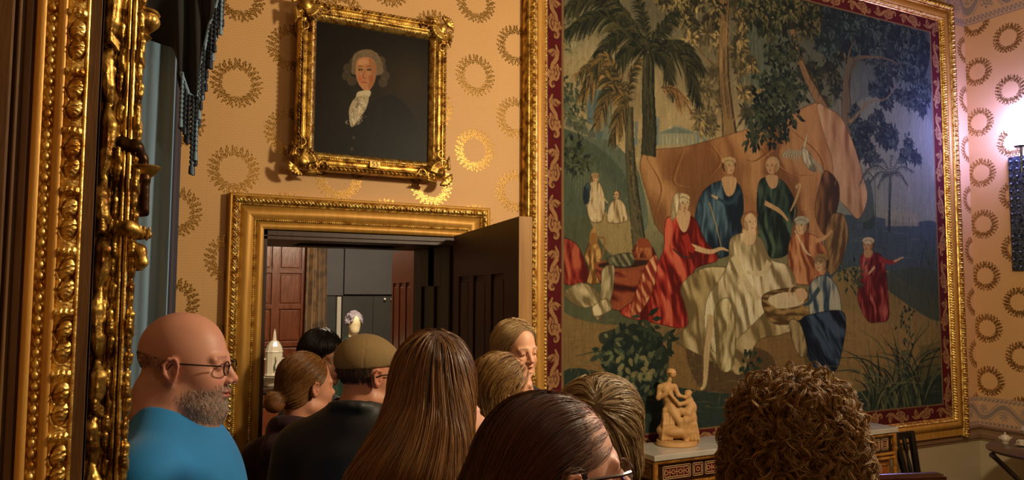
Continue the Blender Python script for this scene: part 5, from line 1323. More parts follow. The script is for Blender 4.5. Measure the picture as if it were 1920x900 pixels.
# ---------------------------------------------------------------- oval table, china
TZ = .85; tc = atZ(1972, 842, TZ); tl = atZ(1829, 826, TZ)
tb = empty('oval_table', (tc[0], tc[1], 0), 'dark oval tripod table holding white china in the right corner', 'table')
rT = np.linalg.norm(tc-tl)*1.0
print('table', tc, tl, rT)
MB().lathe([(.001, -.024), (rT*.95, -.024), (rT, -.014), (rT*1.0, -.004), (rT*.985, 0), (.001, 0)], (tc[0], tc[1], TZ), 56, sx=1., sy=.8).build('table_top', tabletop, tb, smooth=True)
l1 = atZ(1860, 850, TZ-.03)
MB().lathe([(.001, 0), (.028, 0), (.032, .05), (.02, .12), (.038, .25), (.024, .38), (.03, TZ-.32), (.045, TZ-.28), (.001, TZ-.28)], (tc[0], tc[1], .26), 20).build('column', tabletop, tb, smooth=True)
MB().tube([tuple(l1+np.array([0, 0, -.01])), tuple(l1+np.array([.03, .0, -.03])), (tc[0]-.02, tc[1], .42)], [.022, .018, .016], 8).build('brace', tabletop, tb, smooth=True)
for a in (0.3, 2.4, 4.5): MB().tube([(tc[0], tc[1], .32), (tc[0]+.16*math.cos(a), tc[1]+.16*math.sin(a), .27), (tc[0]+.30*math.cos(a), tc[1]+.30*math.sin(a), .06), (tc[0]+.36*math.cos(a), tc[1]+.36*math.sin(a), .018)], [.024, .02, .016, .016], 10).build('leg', tabletop, tb, smooth=True)
cream = M('creamware', 'cbbfa3', rough=.18, coat=.5)
s0 = atZ(1885, 831, TZ); r0 = .034
sb = empty('sugar_bowl', (s0[0], s0[1], TZ), 'small white lidded sugar bowl with two handles on the oval table', 'bowl')
b0 = lambda prof, n=32: MB().lathe([(a*r0, b*r0) for a, b in prof], (s0[0], s0[1], TZ), n)
b0([(.01, 0), (.62, 0), (.66, .12), (.55, .2), (.8, .45), (1.02, .85), (1.05, 1.15), (.95, 1.3), (.01, 1.3)]).build('body', cream, sb, smooth=True)
b0([(.01, 1.28), (1.0, 1.28), (.98, 1.38), (.7, 1.65), (.3, 1.82), (.14, 1.9), (.12, 1.98), (.22, 2.1), (.2, 2.25), (.01, 2.32)]).build('lid', cream, sb, smooth=True)
for s in (-1, 1):
    pts = [np.array([s0[0], s0[1], TZ])+rgt*s*r0*a+np.array([0, 0, r0*b]) for a, b in ((1.0, .95), (1.3, 1.0), (1.45, 1.25), (1.15, 1.3))]
    MB().tube([tuple(p) for p in pts], .004, 8).build('handle', cream, sb, smooth=True)
s0 = atZ(1935, 800, TZ); s0 = atZ(1937, 825, TZ); r0 = .075
tu = empty('tureen', (s0[0], s0[1], TZ), 'large white lidded tureen cut by the right edge of the view', 'tureen')
b0([(.01, 0), (.6, 0), (.62, .08), (.42, .16), (.5, .3), (.85, .55), (1.02, .85), (1.08, .95), (1.0, 1.0), (.01, 1.0)]).build('body', cream, tu, smooth=True)
b0([(.01, .99), (1.02, .99), (.9, 1.2), (.6, 1.42), (.25, 1.55), (.12, 1.6), (.16, 1.72), (.01, 1.8)]).build('lid', cream, tu, smooth=True)
s0 = atZ(1916, 836, TZ); r0 = .024
cu = empty('cup', (s0[0], s0[1], TZ), 'white handled cup on a saucer at the right edge of the oval table', 'cup')
b0([(.01, 0), (1.2, .12), (1.75, .3), (1.8, .34), (.7, .2), (.01, .2)]).build('saucer', cream, cu, smooth=True)
b0([(.01, .2), (.6, .2), (.75, .5), (.95, 1.2), (1.0, 1.7), (.93, 1.7), (.7, .7), (.01, .6)]).build('bowl', cream, cu, smooth=True)
MB().tube([tuple(np.array([s0[0], s0[1], TZ])-rgt*r0*a+np.array([0, 0, r0*b])) for a, b in ((.8, .6), (1.3, .6), (1.6, 1.0), (1.4, 1.5), (.95, 1.5))], .003, 8).build('handle', cream, cu, smooth=True)
# ---------------------------------------------------------------- wall lamp, right edge
LX = XR-.16; la = atX(1913, 238, LX); LAMP = la
wl = empty('wall_lamp', (XR, la[1], la[2]-.9), 'silvered wall lamp with a bright flame shaped glass shade at the right edge', 'lamp')
lw = atX(1889, 300, XR-.03); lb_ = atX(1905, 508, XR-.03); ylo = lw[1]
MB().box(XR-.03, XR-.001, la[1]-.22, lw[1], lb_[2], lw[2]+.02).build('back_plate', silver, wl, bevel=.006)
fr_ = MB()
for z in np.arange(lb_[2]+.03, lw[2], .06):
    fr_.sphere((XR-.035, lw[1]-.02, z), .014, 10, 6)
    for k in range(3): fr_.sphere((XR-.035, lw[1]-.07-.05*k, z), .012, 8, 6)
fr_.build('embossing', silver, wl, smooth=True)
MB().tube([(XR-.03, la[1], la[2]-.32), (LX-.01, la[1], la[2]-.36), (LX, la[1], la[2]-.22), (LX, la[1], la[2]-.13)], .009, 10).build('arm', silver, wl, smooth=True)
MB().lathe([(.001, 0), (.04, 0), (.05, .012), (.03, .03), (.03, .05), (.001, .05)], (LX, la[1], la[2]-.16), 24).build('gallery', silver, wl, smooth=True)
MB().lathe([(.03, -.13), (.065, -.09), (.085, -.03), (.072, .03), (.045, .09), (.022, .15), (.010, .19)], tuple(la), 28, flute=lambda a, z: .06*math.sin(a*7+z*30)).build('shade', glassm, wl, smooth=True)
# ---------------------------------------------------------------- next room: mannequin and earthenware cistern
mpos = pxC(664, 608, 8.2)
mn = empty('mannequin', (mpos[0], mpos[1], 0), 'pale faceless mannequin in a curled lilac wig and dark green robe through the doorway', 'mannequin')
Rm = rotm(away(-60)); ms = Shape().fr(Rm, mpos, 1.).ell((0, 0, .02), (.088, .072, .10), k=.01).ell((.02, 0, -.06), (.06, .052, .06), k=.03).cap((-.02, 0, -.05), (-.03, 0, -.2), .048, .055, k=.02)
torso_shape(ms, Rm, np.array([mpos[0], mpos[1], 0]), (mpos[2]-.17)/1.5); sdf_obj('figure', ms, .008, linen, mn, keep=lambda P: P[:, 2] > .7)
rb = torso_shape(Shape(), Rm, np.array([mpos[0], mpos[1], 0]), (mpos[2]-.17)/1.5, .02); rb.fr(Rm, mpos).cap((.03, 0, -.17), (.02, 0, 0), .055, .07, k=.004, mode=-1)
rb.fr(Rm, np.array([mpos[0], mpos[1], 0]), 1.).cap((0, 0, .9), (0, 0, .05), .2, .32, k=.05)
sdf_obj('robe', rb, .011, cloth('green_robe', '12301f'), mn, sm=1)
MB().tube([tuple(mpos+Rm @ np.array(q)) for q in ((.03, -.07, -.17), (.085, -.03, -.27), (.10, 0, -.34), (.085, .03, -.27), (.03, .07, -.17))], .008, 8).build('collar', white, mn, smooth=True)
wg = Shape().fr(Rm, mpos); r_ = random.Random(4)
for i in range(70):
    a = r_.uniform(-2.6, 2.6)+PI; el = r_.uniform(-.35, 1.5); wg.ell((-.012+.092*math.cos(a)*math.cos(el), .082*math.sin(a)*math.cos(el), .035+.098*math.sin(el)), (.022, .022, .02), k=.006)
wg.ell((-.02, 0, .045), (.095, .08, .09), k=.01); wg.ell((.085, 0, -.02), (.05, .055, .075), k=.01, mode=-1)
sdf_obj('wig', wg, .006, M('lilac_wig', '9d94a0', rough=.7, c2='6f6874', scale=60, contrast=4), mn)
cpos = pxC(513, 722, 8.4); tz = cpos[2]
ct = empty('sideboard', (cpos[0], cpos[1], 0), 'dark carved sideboard under the white cistern through the doorway', 'sideboard')
K7 = 1.7
def cbx(a, b, c, d, e, f): return MB().box(cpos[0]+a*K7, cpos[0]+b*K7, cpos[1]+c*K7, cpos[1]+d*K7, e, f)
cbx(-.45, .16, -.16, .26, tz-.05, tz-.001).build('top', dkwood, ct, bevel=.004)
cbx(-.43, .14, -.14, .24, .10, tz-.05).build('carcass', dkwood, ct)
for i in range(2): cbx(-.41+i*.28, -.15+i*.28, -.15, -.14, .16, tz-.22).build('door', redwood, ct, bevel=.004)
cbx(-.43, .14, -.152, -.14, tz-.18, tz-.08).build('carved_frieze', redwood, ct, bevel=.004)
for sx in (-.42, .11):
    for sy in (-.12, .2): cbx(sx, sx+.04, sy-.02, sy+.02, 0, .10).build('foot', dkwood, ct)
cz = empty('cistern', (cpos[0], cpos[1], tz), 'white glazed earthenware cistern with pointed finial and basin on the sideboard', 'cistern')
kl = lambda pr, n, dx=0, dy=.01: MB().lathe([(a*K7, b*K7) for a, b in pr], (cpos[0]+dx*K7, cpos[1]+dy*K7, tz), n, sy=.7)
kl([(.001, 0), (.05, 0), (.055, .012), (.06, .03), (.10, .05), (.11, .06), (.10, .062), (.001, .05)], 32, -.01, -.02).build('basin', white, cz, smooth=True)
kl([(.001, .062), (.058, .062), (.060, .07), (.055, .075), (.056, .21), (.060, .22), (.056, .225), (.048, .255), (.03, .285), (.012, .295), (.001, .296)], 10).build('body', white, cz)
kl([(.001, .29), (.014, .295), (.012, .31), (.008, .345), (.001, .37)], 14).build('finial', white, cz, smooth=True)
kp_ = lambda a, b, c: (cpos[0]+a*K7, cpos[1]+b*K7, tz+c*K7)
for s in (-1, 1): MB().tube([kp_(s*.054, .01, .17), kp_(s*.078, .01, .175), kp_(s*.08, .01, .158)], .010, 8).build('handle', white, cz, smooth=True)
MB().tube([kp_(.0, -.036, .10), kp_(-.004, -.037, .13), kp_(.006, -.037, .16), kp_(0, -.037, .19)], [.012, .007, .005, .003], 6).build('painted_sprig', M('sprig', '4d5340', rough=.4), cz, smooth=True)
# ---------------------------------------------------------------- the tapestry: robed figures under trees, palms, a tent, river bank
wovenm = M('woven_wool', '808080', rough=.92, attr=True, spec=.2, bmp=(420, .0008))
cv = Canvas(1040, 900, TAP, YF-.034, 11)
H_, W_ = cv.H, cv.W; yy, xx_ = np.mgrid[0:H_, 0:W_]/np.array([H_, W_])[:, None, None]
def grad(stops):   # vertical stops
    t = [q[0] for q in stops]; c = np.array([hx(q[1]) for q in stops]); return np.stack([np.interp(yy, t, c[:, i]) for i in range(3)], -1)
left = grad([(0, '5c5b47'), (.16, '716b50'), (.3, '9c8a60'), (.42, 'b59d6c'), (.55, '8f8a62'), (.66, '6b6a4a'), (.76, '8a6a3e'), (.9, '6d5433'), (1, '2f3428')])
right = grad([(0, '3f4c48'), (.2, '5f6b62'), (.4, '8f927c'), (.5, '5c6f6c'), (.62, '7d7450'), (.75, '8e7444'), (.9, '55502f'), (1, '26302a')])
wgt = np.clip((xx_-.35)*2.5, 0, 1)[..., None]; cv.img = left*(1-wgt)+right*wgt
cv.img *= (1+.10*cv.noise(14, 12, 4))[..., None]
P = cv.poly; D = cv.drape; Cu = cv.curve; Fo = cv.foliage; Fr = cv.frond; Fg = cv.figure
# far hills, towers and a colonnaded building
P([(1050, 180), (1080, 215), (1115, 232), (1165, 280), (1200, 330), (1205, 440), (1050, 440)], '5f6a55')
P([(1050, 245), (1100, 262), (1150, 300), (1180, 350), (1190, 440), (1050, 440)], '4c5845')
for i in range(26): Cu([(1060+i*5, 250+i*5), (1066+i*5, 300+i*5), (1064+i*5, 360+i*3)], [1, 2.4, .6], '7e7e5c', .55)
P([(1100, 172), (1128, 168), (1128, 262), (1102, 258)], '5b6b66', 1, False); P([(1130, 190), (1148, 188), (1148, 262), (1130, 262)], '74806e', 1, False)
P([(1054, 205), (1118, 238), (1118, 262), (1054, 240)], '938a66', .9, False)
for i in range(4): P([(1062+i*14, 226+i*7), (1068+i*14, 220+i*7), (1074+i*14, 228+i*7), (1074+i*14, 238+i*7), (1062+i*14, 236+i*7)], '4a5446', .8)
P([(1205, 258), (1330, 248), (1340, 300), (1205, 300)], 'a19367', .9)
P([(1232, 250), (1268, 234), (1312, 250), (1312, 272), (1232, 272)], '8c8d72', 1, False); P([(1236, 250), (1268, 238), (1306, 250)], '6b7666', 1, False)
for x in range(1236, 1312, 7): Cu([(x, 253), (x, 271)], 1.6, 'c0ae7c', .8)
for x, t in ((1190, 228), (1230, 218), (1306, 226), (1318, 236)): P([(x, t), (x+6, t), (x+6, 272), (x, 272)], '6d7e78', .9, False)
for i in range(5): Cu([(1236+i*13, 290), (1240+i*13, 280), (1246+i*13, 280), (1249+i*13, 290)], 1.4, '5d6c66', .8)
# right distance: lake, far shore, cypress, small building
P([(1570, 370), (1740, 350), (1760, 470), (1560, 480)], '7f8878')
P([(1560, 420), (1620, 405), (1700, 418), (1760, 425), (1760, 560), (1560, 560)], '42545a')
for i in range(40):
    x = 1570+cv.r.uniform(0, 170); y = cv.r.uniform(420, 520); Cu([(x, y), (x+14, y-1), (x+30, y+2)], [.5, 1.6, .4], '77847c' if i % 2 else '2e3f44', .5)
P([(1628, 330), (1640, 420), (1616, 420)], '35463f'); P([(1600, 345), (1632, 345), (1636, 405), (1604, 410)], '4b5a54')
P([(1660, 400), (1690, 392), (1722, 402), (1722, 424), (1660, 424)], '8d8f78', .8, False)
for i in range(4): Cu([(1668+i*12, 406), (1668+i*12, 422)], 1.6, '56625c')
P([(1560, 520), (1640, 500), (1700, 530), (1760, 560), (1760, 640), (1560, 640)], '8b7748')
P([(1650, 520), (1720, 500), (1765, 520), (1765, 600), (1700, 570)], '3f4d44', .9)
# ground and river
P([(1050, 560), (1140, 580), (1230, 600), (1330, 630), (1330, 700), (1200, 720), (1050, 700)], '7a6440')
P([(1050, 585), (1150, 602), (1230, 620), (1290, 660), (1260, 700), (1050, 690)], '866b3f', .9)
P([(1050, 420), (1130, 410), (1190, 430), (1215, 480), (1215, 600), (1050, 580)], '53583f', .95)
P([(1110, 400), (1190, 410), (1200, 490), (1150, 480), (1120, 440)], 'a08a58', .9)
P([(1250, 630), (1340, 600), (1480, 620), (1500, 740), (1300, 760)], '85683c'); P([(1285, 655), (1330, 640), (1440, 660), (1445, 720), (1330, 740)], '55422a', .9)
P([(1560, 590), (1640, 600), (1720, 640), (1700, 720), (1560, 735)], '94794a')
P([(1050, 700), (1200, 715), (1340, 735), (1500, 745), (1700, 720), (1780, 700), (1780, 800), (1050, 890)], '2c3a31')
for i in range(150):
    x = cv.r.uniform(1060, 1760); y = cv.r.uniform(712, 800); l = cv.r.uniform(10, 46); c = ('4f5c46', '6c6a46', '1c2822', '8a7c50')[cv.r.integers(4)]
    Cu([(x, y), (x+l*.5, y-1.5), (x+l, y+1)], [.4, 2.2, .4], c, .5)
for i in range(260):
    x = cv.r.uniform(1060, 1600); y = cv.r.uniform(590, 715); l = cv.r.uniform(6, 30); Cu([(x, y), (x+l*.5, y-2), (x+l, y+1)], [.4, 1.8, .4], ('a5854f', '5b482c', '6e5a37')[i % 3], .45)
# trunks
def trunk(pts, w, col='8b7047', dk='4b3a26', lt='b3935e'):
    w = [v*1.35 for v in w]
    Cu(pts, w, dk, 1, 20); Cu([(x-1, y) for x, y in pts], [v*.8 for v in w], col, 1, 20)
    for i in range(int(w[0]*1.6)):
        o = cv.r.uniform(-.42, .42); k = cv.r.uniform(0, .6); n = len(pts); a = pts[int(k*(n-1))]; b = pts[min(n-1, int(k*(n-1))+1)]
        Cu([(a[0]+o*w[0]*.7, a[1]), ((a[0]+b[0])/2+o*w[0]*.8+cv.r.normal(), (a[1]+b[1])/2), (b[0]+o*w[0]*.7, b[1])], [.5, 1.8, .4], dk if i % 2 else lt, .6)
Cu([(1260, 20), (1330, 60), (1352, 96)], [3, 5, 8], '6b5636'); Cu([(1280, 60), (1345, 130)], [2, 5], '6b5636'); Cu([(1300, 10), (1352, 40)], [3, 6], '6b5636')
trunk([(1360, -40), (1356, 60), (1358, 150), (1366, 225), (1372, 290)], [20, 20, 21, 24, 34])
trunk([(1385, 150), (1400, 200), (1412, 260)], [6, 9, 12], '5d5a44')
trunk([(1482, 30), (1494, 90), (1516, 150), (1546, 205), (1560, 260)], [10, 13, 17, 20, 24], '8d6f48')
trunk([(1600, 60), (1594, 110), (1586, 170), (1590, 240), (1590, 300)], [8, 12, 18, 28, 40], '6d6046')
Cu([(1590, 140), (1612, 112), (1650, 116), (1690, 128)], [10, 8, 5, 2], '5d5740'); Cu([(1590, 100), (1600, 70), (1630, 50)], [8, 5, 2], '5d5740'); Cu([(1592, 210), (1630, 190), (1660, 180), (1680, 150)], [8, 5, 3, 1], '7a6c4c')
for x, y0, y1 in ((1406, 20, 300), (1420, 60, 220), (1432, 90, 260)): Cu([(x, y0), (x+3, (y0+y1)/2), (x+4, y1)], [2, 4, 5], '37463f')
for i in range(60):
    x = cv.r.uniform(1385, 1460); y = cv.r.uniform(30, 170); Cu([(x, y), (x+1, y+20), (x+cv.r.normal()*3, y+cv.r.uniform(30, 60))], [.6, 2.4, .4], ('2e3d38', '5c6652', '41504a')[i % 3], .8)
# canopy masses: sprays of leaves with gaps of sky between them
DG = ['1d231c', '242c22', '2f3728', '43482f', '66603c']
TG = ['1c282a', '243234', '30403e', '44544a']
P([(1400, 40), (1470, 40), (1480, 200), (1440, 240), (1396, 230)], '56624f', .6); P([(1610, 190), (1735, 210), (1740, 350), (1640, 330)], '7f8672', .8); P([(1530, 90), (1580, 80), (1570, 190), (1540, 190)], '5f664c', .7)
Fo([(1235, -20), (1345, -20), (1345, 60), (1300, 50), (1260, 30)], 620, 13, 5, ['2a2a1e', '403c2a', '5c5437', '8a7a4c'], clumps=34)
Fo([(1290, 60), (1350, 60), (1350, 230), (1310, 235), (1300, 140)], 420, 14, 5, ['4e4630', '655a3a', '857550', 'a08a58'], clumps=26)
Fo([(1378, -20), (1400, -20), (1398, 60), (1420, 150), (1395, 230), (1378, 150)], 360, 14, 5.5, ['3e3b28', '5c5234', '7b6c44', '9a8452'], clumps=22)
Fo([(1400, -30), (1560, 0), (1590, 40), (1580, 110), (1530, 80), (1500, 55), (1440, 60), (1400, 30)], 2000, 15, 5.4, DG, clumps=90, under='1f261e')
Fo([(1560, 0), (1650, 40), (1735, 70), (1735, 140), (1690, 150), (1600, 100), (1540, 90)], 1900, 14, 5, TG, clumps=84, under='223032')
Fo([(1500, 120), (1570, 130), (1560, 190), (1530, 180)], 300, 14, 5, ['222a20', '343a28', '524f32'], clumps=16)
Fo([(1640, 140), (1735, 150), (1740, 215), (1690, 205), (1640, 175)], 560, 13, 5, TG, clumps=28)
Fo([(1600, 205), (1650, 215), (1700, 250), (1720, 300), (1690, 300), (1640, 270), (1600, 250)], 560, 13, 5, TG, clumps=30)
Fo([(1600, 260), (1640, 270), (1650, 310), (1612, 300)], 260, 12, 4.6, TG, clumps=14)
Fo([(1050, -30), (1110, -10), (1100, 60), (1056, 100)], 260, 9, 3.4, ['45473a', '6b6a4b', '8a8460'], clumps=22)
Fo([(1052, 150), (1090, 170), (1096, 230), (1054, 215)], 300, 9, 3.6, ['27332c', '3f4b3a', '5c6044'], clumps=22)
Fo([(1052, 255), (1100, 280), (1096, 320), (1054, 300)], 200, 12, 5, ['1e2823', '2c362a', '454b33'], clumps=14)
trunk([(1359, 40), (1357, 90), (1358, 150), (1366, 225), (1372, 290)], [17, 18, 19, 23, 32])
trunk([(1492, 75), (1500, 110), (1516, 150), (1546, 205)], [8, 11, 15, 22], '8d6f48')
Cu([(1590, 210), (1588, 150), (1600, 112), (1650, 108), (1690, 122)], [16, 11, 8, 5, 1.5], '6a5e44'); Cu([(1590, 150), (1592, 100), (1604, 76)], [8, 5, 2], '6a5e44'); Cu([(1594, 230), (1630, 192), (1660, 186), (1680, 160)], [8, 4, 3, 1], '85744f')
cv.hatch(3600, 18, 2.2, PI/2+.2)
# tent cloth
D([(1204, 292), (1290, 274), (1390, 246), (1462, 222), (1500, 205), (1540, 196), (1556, 260), (1566, 340), (1560, 430), (1500, 470), (1330, 470), (1244, 440), (1218, 380)], '9c6e42', '7d5331', 'b28454', 62, .035, 1.6)
for a, b, c in (((1215, 300), (1240, 350), (1228, 400)), ((1280, 280), (1262, 340), (1300, 350)), ((1400, 250), (1470, 320), (1530, 330)), ((1330, 268), (1350, 300), (1330, 330)), ((1480, 240), (1540, 300), (1545, 400)), ((1470, 260), (1420, 300), (1400, 300))):
    Cu([a, b, c], [1, 4, .6], '6f4321', .7); Cu([(p[0]+4, p[1]+1) for p in (a, b, c)], [.6, 3, .4], 'cf9a5a', .5)
D([(1532, 196), (1556, 205), (1578, 222), (1600, 270), (1618, 330), (1626, 372), (1610, 410), (1588, 390), (1566, 360), (1560, 300), (1544, 250)], 'a98158', '7f5a38', 'c4a074', 78, .05, 1.5)
D([(1548, 320), (1572, 345), (1570, 390), (1548, 440), (1528, 400), (1536, 350)], '6a4a2c', '41301f', '8a6438', 80, .1, 2)
# near leaf sprays over the tent
Fo([(1395, 150), (1450, 130), (1500, 160), (1490, 240), (1440, 268), (1405, 262), (1412, 215)], 620, 15, 7.5, ['15201a', '1f2b22', '2b3628', '3d4630'], clumps=46, spread=1.5)
Fo([(1440, 70), (1500, 80), (1490, 130), (1450, 120)], 200, 14, 6.5, ['1b241d', '2b3528', '444a33'], clumps=16, spread=1.5)
# palms
PG = ['1a211b', '252b20', '333625', '46422a']; PB = ['2d2e20', '4c4227', '6e5a34', '8a6a3c']
trunk([(1180, 200), (1182, 290), (1190, 380), (1204, 500)], [12, 15, 18, 24], '57523a', '2f3022', '7b6f4a')
trunk([(1217, 100), (1216, 180), (1218, 240), (1216, 292)], [18, 21, 23, 24], '3c3d2b', '22261c', '5d5538')
for i in range(60): x = 1216+cv.r.uniform(-10, 10); y = cv.r.uniform(110, 285); Cu([(x, y), (x+2, y+12)], [2.6, .5], ('20251b', '56502f')[i % 2], .7)
for i in range(60): y = cv.r.uniform(230, 490); x = 1181+(y-230)*.08+cv.r.uniform(-7, 7); Cu([(x, y), (x+3, y+12)], [2.6, .5], ('2b2c1e', '7d6c44')[i % 2], .7)
cA = (1216, 92)
for tip, mid_, n, L in (((1048, 22), (1120, 2), 34, 22), ((1060, 60), (1130, 30), 34, 24), ((1100, -30), (1160, 10), 26, 20), ((1110, 118), (1160, 66), 30, 24), ((1190, -30), (1206, 30), 20, 20), ((1270, 20), (1245, 45), 22, 20), ((1318, 128), (1276, 84), 34, 24), ((1310, 190), (1280, 110), 34, 26), ((1255, 40), (1238, 60), 16, 16), ((1150, 130), (1180, 92), 20, 20), ((1262, 175), (1246, 110), 24, 22)):
    Fr([cA, mid_, tip], int(n*1.7), L*1.15, 3.6, PG, .55)
cB = (1178, 190)
for tip, mid_, n, L in (((1084, 138), (1130, 120), 30, 20), ((1092, 178), (1130, 140), 30, 22), ((1100, 150), (1140, 108), 24, 18), ((1118, 232), (1146, 172), 26, 22), ((1148, 262), (1164, 210), 22, 20), ((1200, 110), (1184, 140), 16, 16)):
    Fr([cB, mid_, tip], int(n*1.7), L*1.15, 3.2, PB, .6)
for tip in ((1290, 190), (1300, 215), (1276, 205)): Fr([(1240, 165), (1266, 168), tip], 18, 14, 2, ['8a6238', '9c7444', '6d5432'], .6)
trunk([(1669, 330), (1668, 380), (1667, 435)], [3.5, 4.5, 6], '35433c', '26332e', '5a6654')
for tip in ((1625, 318), (1630, 342), (1645, 300), (1672, 292), (1700, 300), (1712, 322), (1700, 345), (1646, 352)): Fr([(1669, 328), ((1669+tip[0])/2, (328+tip[1])/2-12), tip], 14, 9, 1.8, ['2a3c3c', '3f524e', '55655a'], .5)
Fr([(1640, 335), (1625, 322), (1612, 345)], 12, 8, 1.8, ['3f524e', '55655a'], .5); Cu([(1640, 338), (1642, 420)], [2, 3], '4a5a50')
# left background figures
D([(1104, 345), (1124, 343), (1134, 372), (1130, 412), (1108, 414), (1100, 380)], 'b29a70', '77603e', 'd0ba8c', 85, .3, 1.5); D([(1096, 352), (1106, 345), (1104, 380), (1095, 378)], '33464c', '1f2c34', '5a6c6c', 80, .3)
Fg(1117, 334, 17, 1, wrap='a98a5c'); D([(1146, 380), (1166, 376), (1178, 412), (1140, 416)], 'b8a074', '80683f', 'd6c193', 80, .3, 1.5); Fg(1156, 366, 15, -1); Cu([(1128, 368), (1140, 380)], [3, 2], 'c5a878')
# vessels and linen
D([(1052, 452), (1078, 455), (1092, 478), (1106, 520), (1086, 532), (1054, 526)], '8c2c22', '56160f', 'b45a3c', 70, .2, 2)
D([(1106, 456), (1120, 452), (1128, 478), (1122, 510), (1124, 530), (1102, 530), (1106, 505), (1097, 480)], 'a1733a', '6b4722', 'cfa45e', 88, .35, .5); P([(1108, 434), (1118, 434), (1120, 456), (1106, 456)], '9a6c36')
Cu([(1120, 444), (1134, 448), (1130, 480), (1124, 488)], 3, '8c6130'); P([(1112, 428), (1116, 426), (1118, 436), (1109, 436)], 'b78a4c')
D([(1194, 462), (1222, 462), (1228, 488), (1190, 490)], '7c3a22', '4b1f14', 'b06a3e', 90, .3, .6); P([(1198, 448), (1214, 448), (1220, 463), (1196, 463)], '8a4528'); Cu([(1194, 458), (1186, 470), (1192, 484)], 2.5, '6b2f1c')
D([(1122, 500), (1222, 492), (1220, 540), (1206, 575), (1150, 580), (1136, 545)], '6e2c1d', '3d1610', '9c5030', 8, .12, 1); P([(1116, 494), (1160, 484), (1224, 484), (1232, 496), (1180, 508), (1126, 508)], '8c4a2c'); P([(1124, 495), (1160, 489), (1216, 488), (1220, 494), (1180, 502), (1132, 502)], '34201a')
D([(1138, 484), (1180, 474), (1190, 490), (1178, 500), (1150, 498)], '6f6b50', '45432f', '918b68', 60, .25); D([(1130, 505), (1152, 500), (1146, 560), (1124, 600), (1112, 580), (1126, 545)], '9c8c62', '6a5d3e', 'c2b182', 84, .22)
D([(1060, 545), (1090, 530), (1120, 545), (1126, 570), (1090, 576), (1064, 560)], 'a8966c', '74633f', 'cdbb8c', 40, .2); D([(1112, 575), (1136, 560), (1148, 578), (1124, 592), (1112, 590)], 'c4b080', '80704a', 'dfce9f', 70, .25)
# standing figure in blue, figure in green
D([(1334, 346), (1366, 338), (1388, 350), (1394, 390), (1386, 450), (1364, 480), (1322, 478), (1302, 430), (1312, 372)], '2f4652', '16242e', '54707a', 78, .13, 3); P([(1354, 334), (1380, 334), (1376, 362), (1362, 366)], 'c29c6c'); Cu([(1388, 358), (1370, 380), (1344, 372)], [9, 8, 5], '2b414e'); Cu([(1346, 372), (1334, 366)], [6, 3], 'caa674')
Cu([(1330, 380), (1342, 420), (1354, 470)], [3, 3, 2], 'a98c58', .8); Fg(1368, 312, 30, 1, skin='c39c6e', hair='4a2e1e', wrap='b89a66')
D([(1424, 340), (1450, 334), (1472, 344), (1494, 388), (1486, 430), (1474, 478), (1430, 474), (1420, 400)], '2c4034', '16221c', '4d6048', 84, .14, 2.5); Cu([(1434, 380), (1462, 396), (1478, 414)], [10, 9, 5], 'c09c6a'); P([(1436, 330), (1458, 330), (1456, 350), (1444, 352)], 'c29c6c'); Fg(1447, 312, 30, -1, skin='c39c6e', hair='b49a68')
Cu([(1496, 344), (1490, 400), (1478, 480)], 2.5, '7d5f38'); Cu([(1492, 352), (1500, 346), (1494, 370), (1482, 396)], [6, 6, 6, 3], 'c09c6a')
# stone disc / basket lid, woman in peach, woman in red
D([(1560, 402), (1582, 404), (1590, 440), (1578, 490), (1556, 515), (1546, 470), (1550, 425)], '7c6138', '57432a', '9a7c4c', 100, .18, 1)
D([(1484, 444), (1514, 438), (1540, 452), (1552, 490), (1536, 528), (1490, 530), (1478, 490)], 'ab6c40', '7a4428', 'cc9260', 75, .16, 2.5); Cu([(1530, 452), (1546, 446), (1560, 432)], [8, 7, 5], 'c59a68'); Fg(1502, 424, 32, -1, wrap='a5a488'); Cu([(1490, 432), (1510, 470), (1522, 480)], [4, 6, 2], 'd8c49a', .8)
D([(1252, 408), (1282, 400), (1304, 412), (1322, 450), (1346, 486), (1302, 506), (1292, 560), (1286, 612), (1232, 606), (1164, 588), (1196, 556), (1222, 512), (1244, 470), (1246, 430)], '9c2a20', '5a130f', 'cf6448', 66, .13, 3.2)
D([(1210, 500), (1232, 480), (1226, 540), (1200, 586), (1182, 584)], 'b9653f', '7e2c1c', 'e0a878', 60, .3, 2); P([(1268, 396), (1294, 398), (1288, 432), (1276, 430)], 'c8a474'); Cu([(1296, 462), (1330, 472), (1352, 466), (1366, 470)], [11, 9, 6, 3], 'caa878'); Cu([(1284, 440), (1292, 462), (1302, 470)], [16, 15, 11], '9c2a20')
Cu([(1262, 466), (1278, 480), (1300, 484)], [3, 4, 2], '3f2a22'); Fg(1281, 382, 32, 1, hair='cdb98a', wrap='cdb98a'); D([(1262, 372), (1274, 362), (1270, 400), (1258, 412)], 'cdb98a', '98845a', 'e2d2a6', 85, .3)
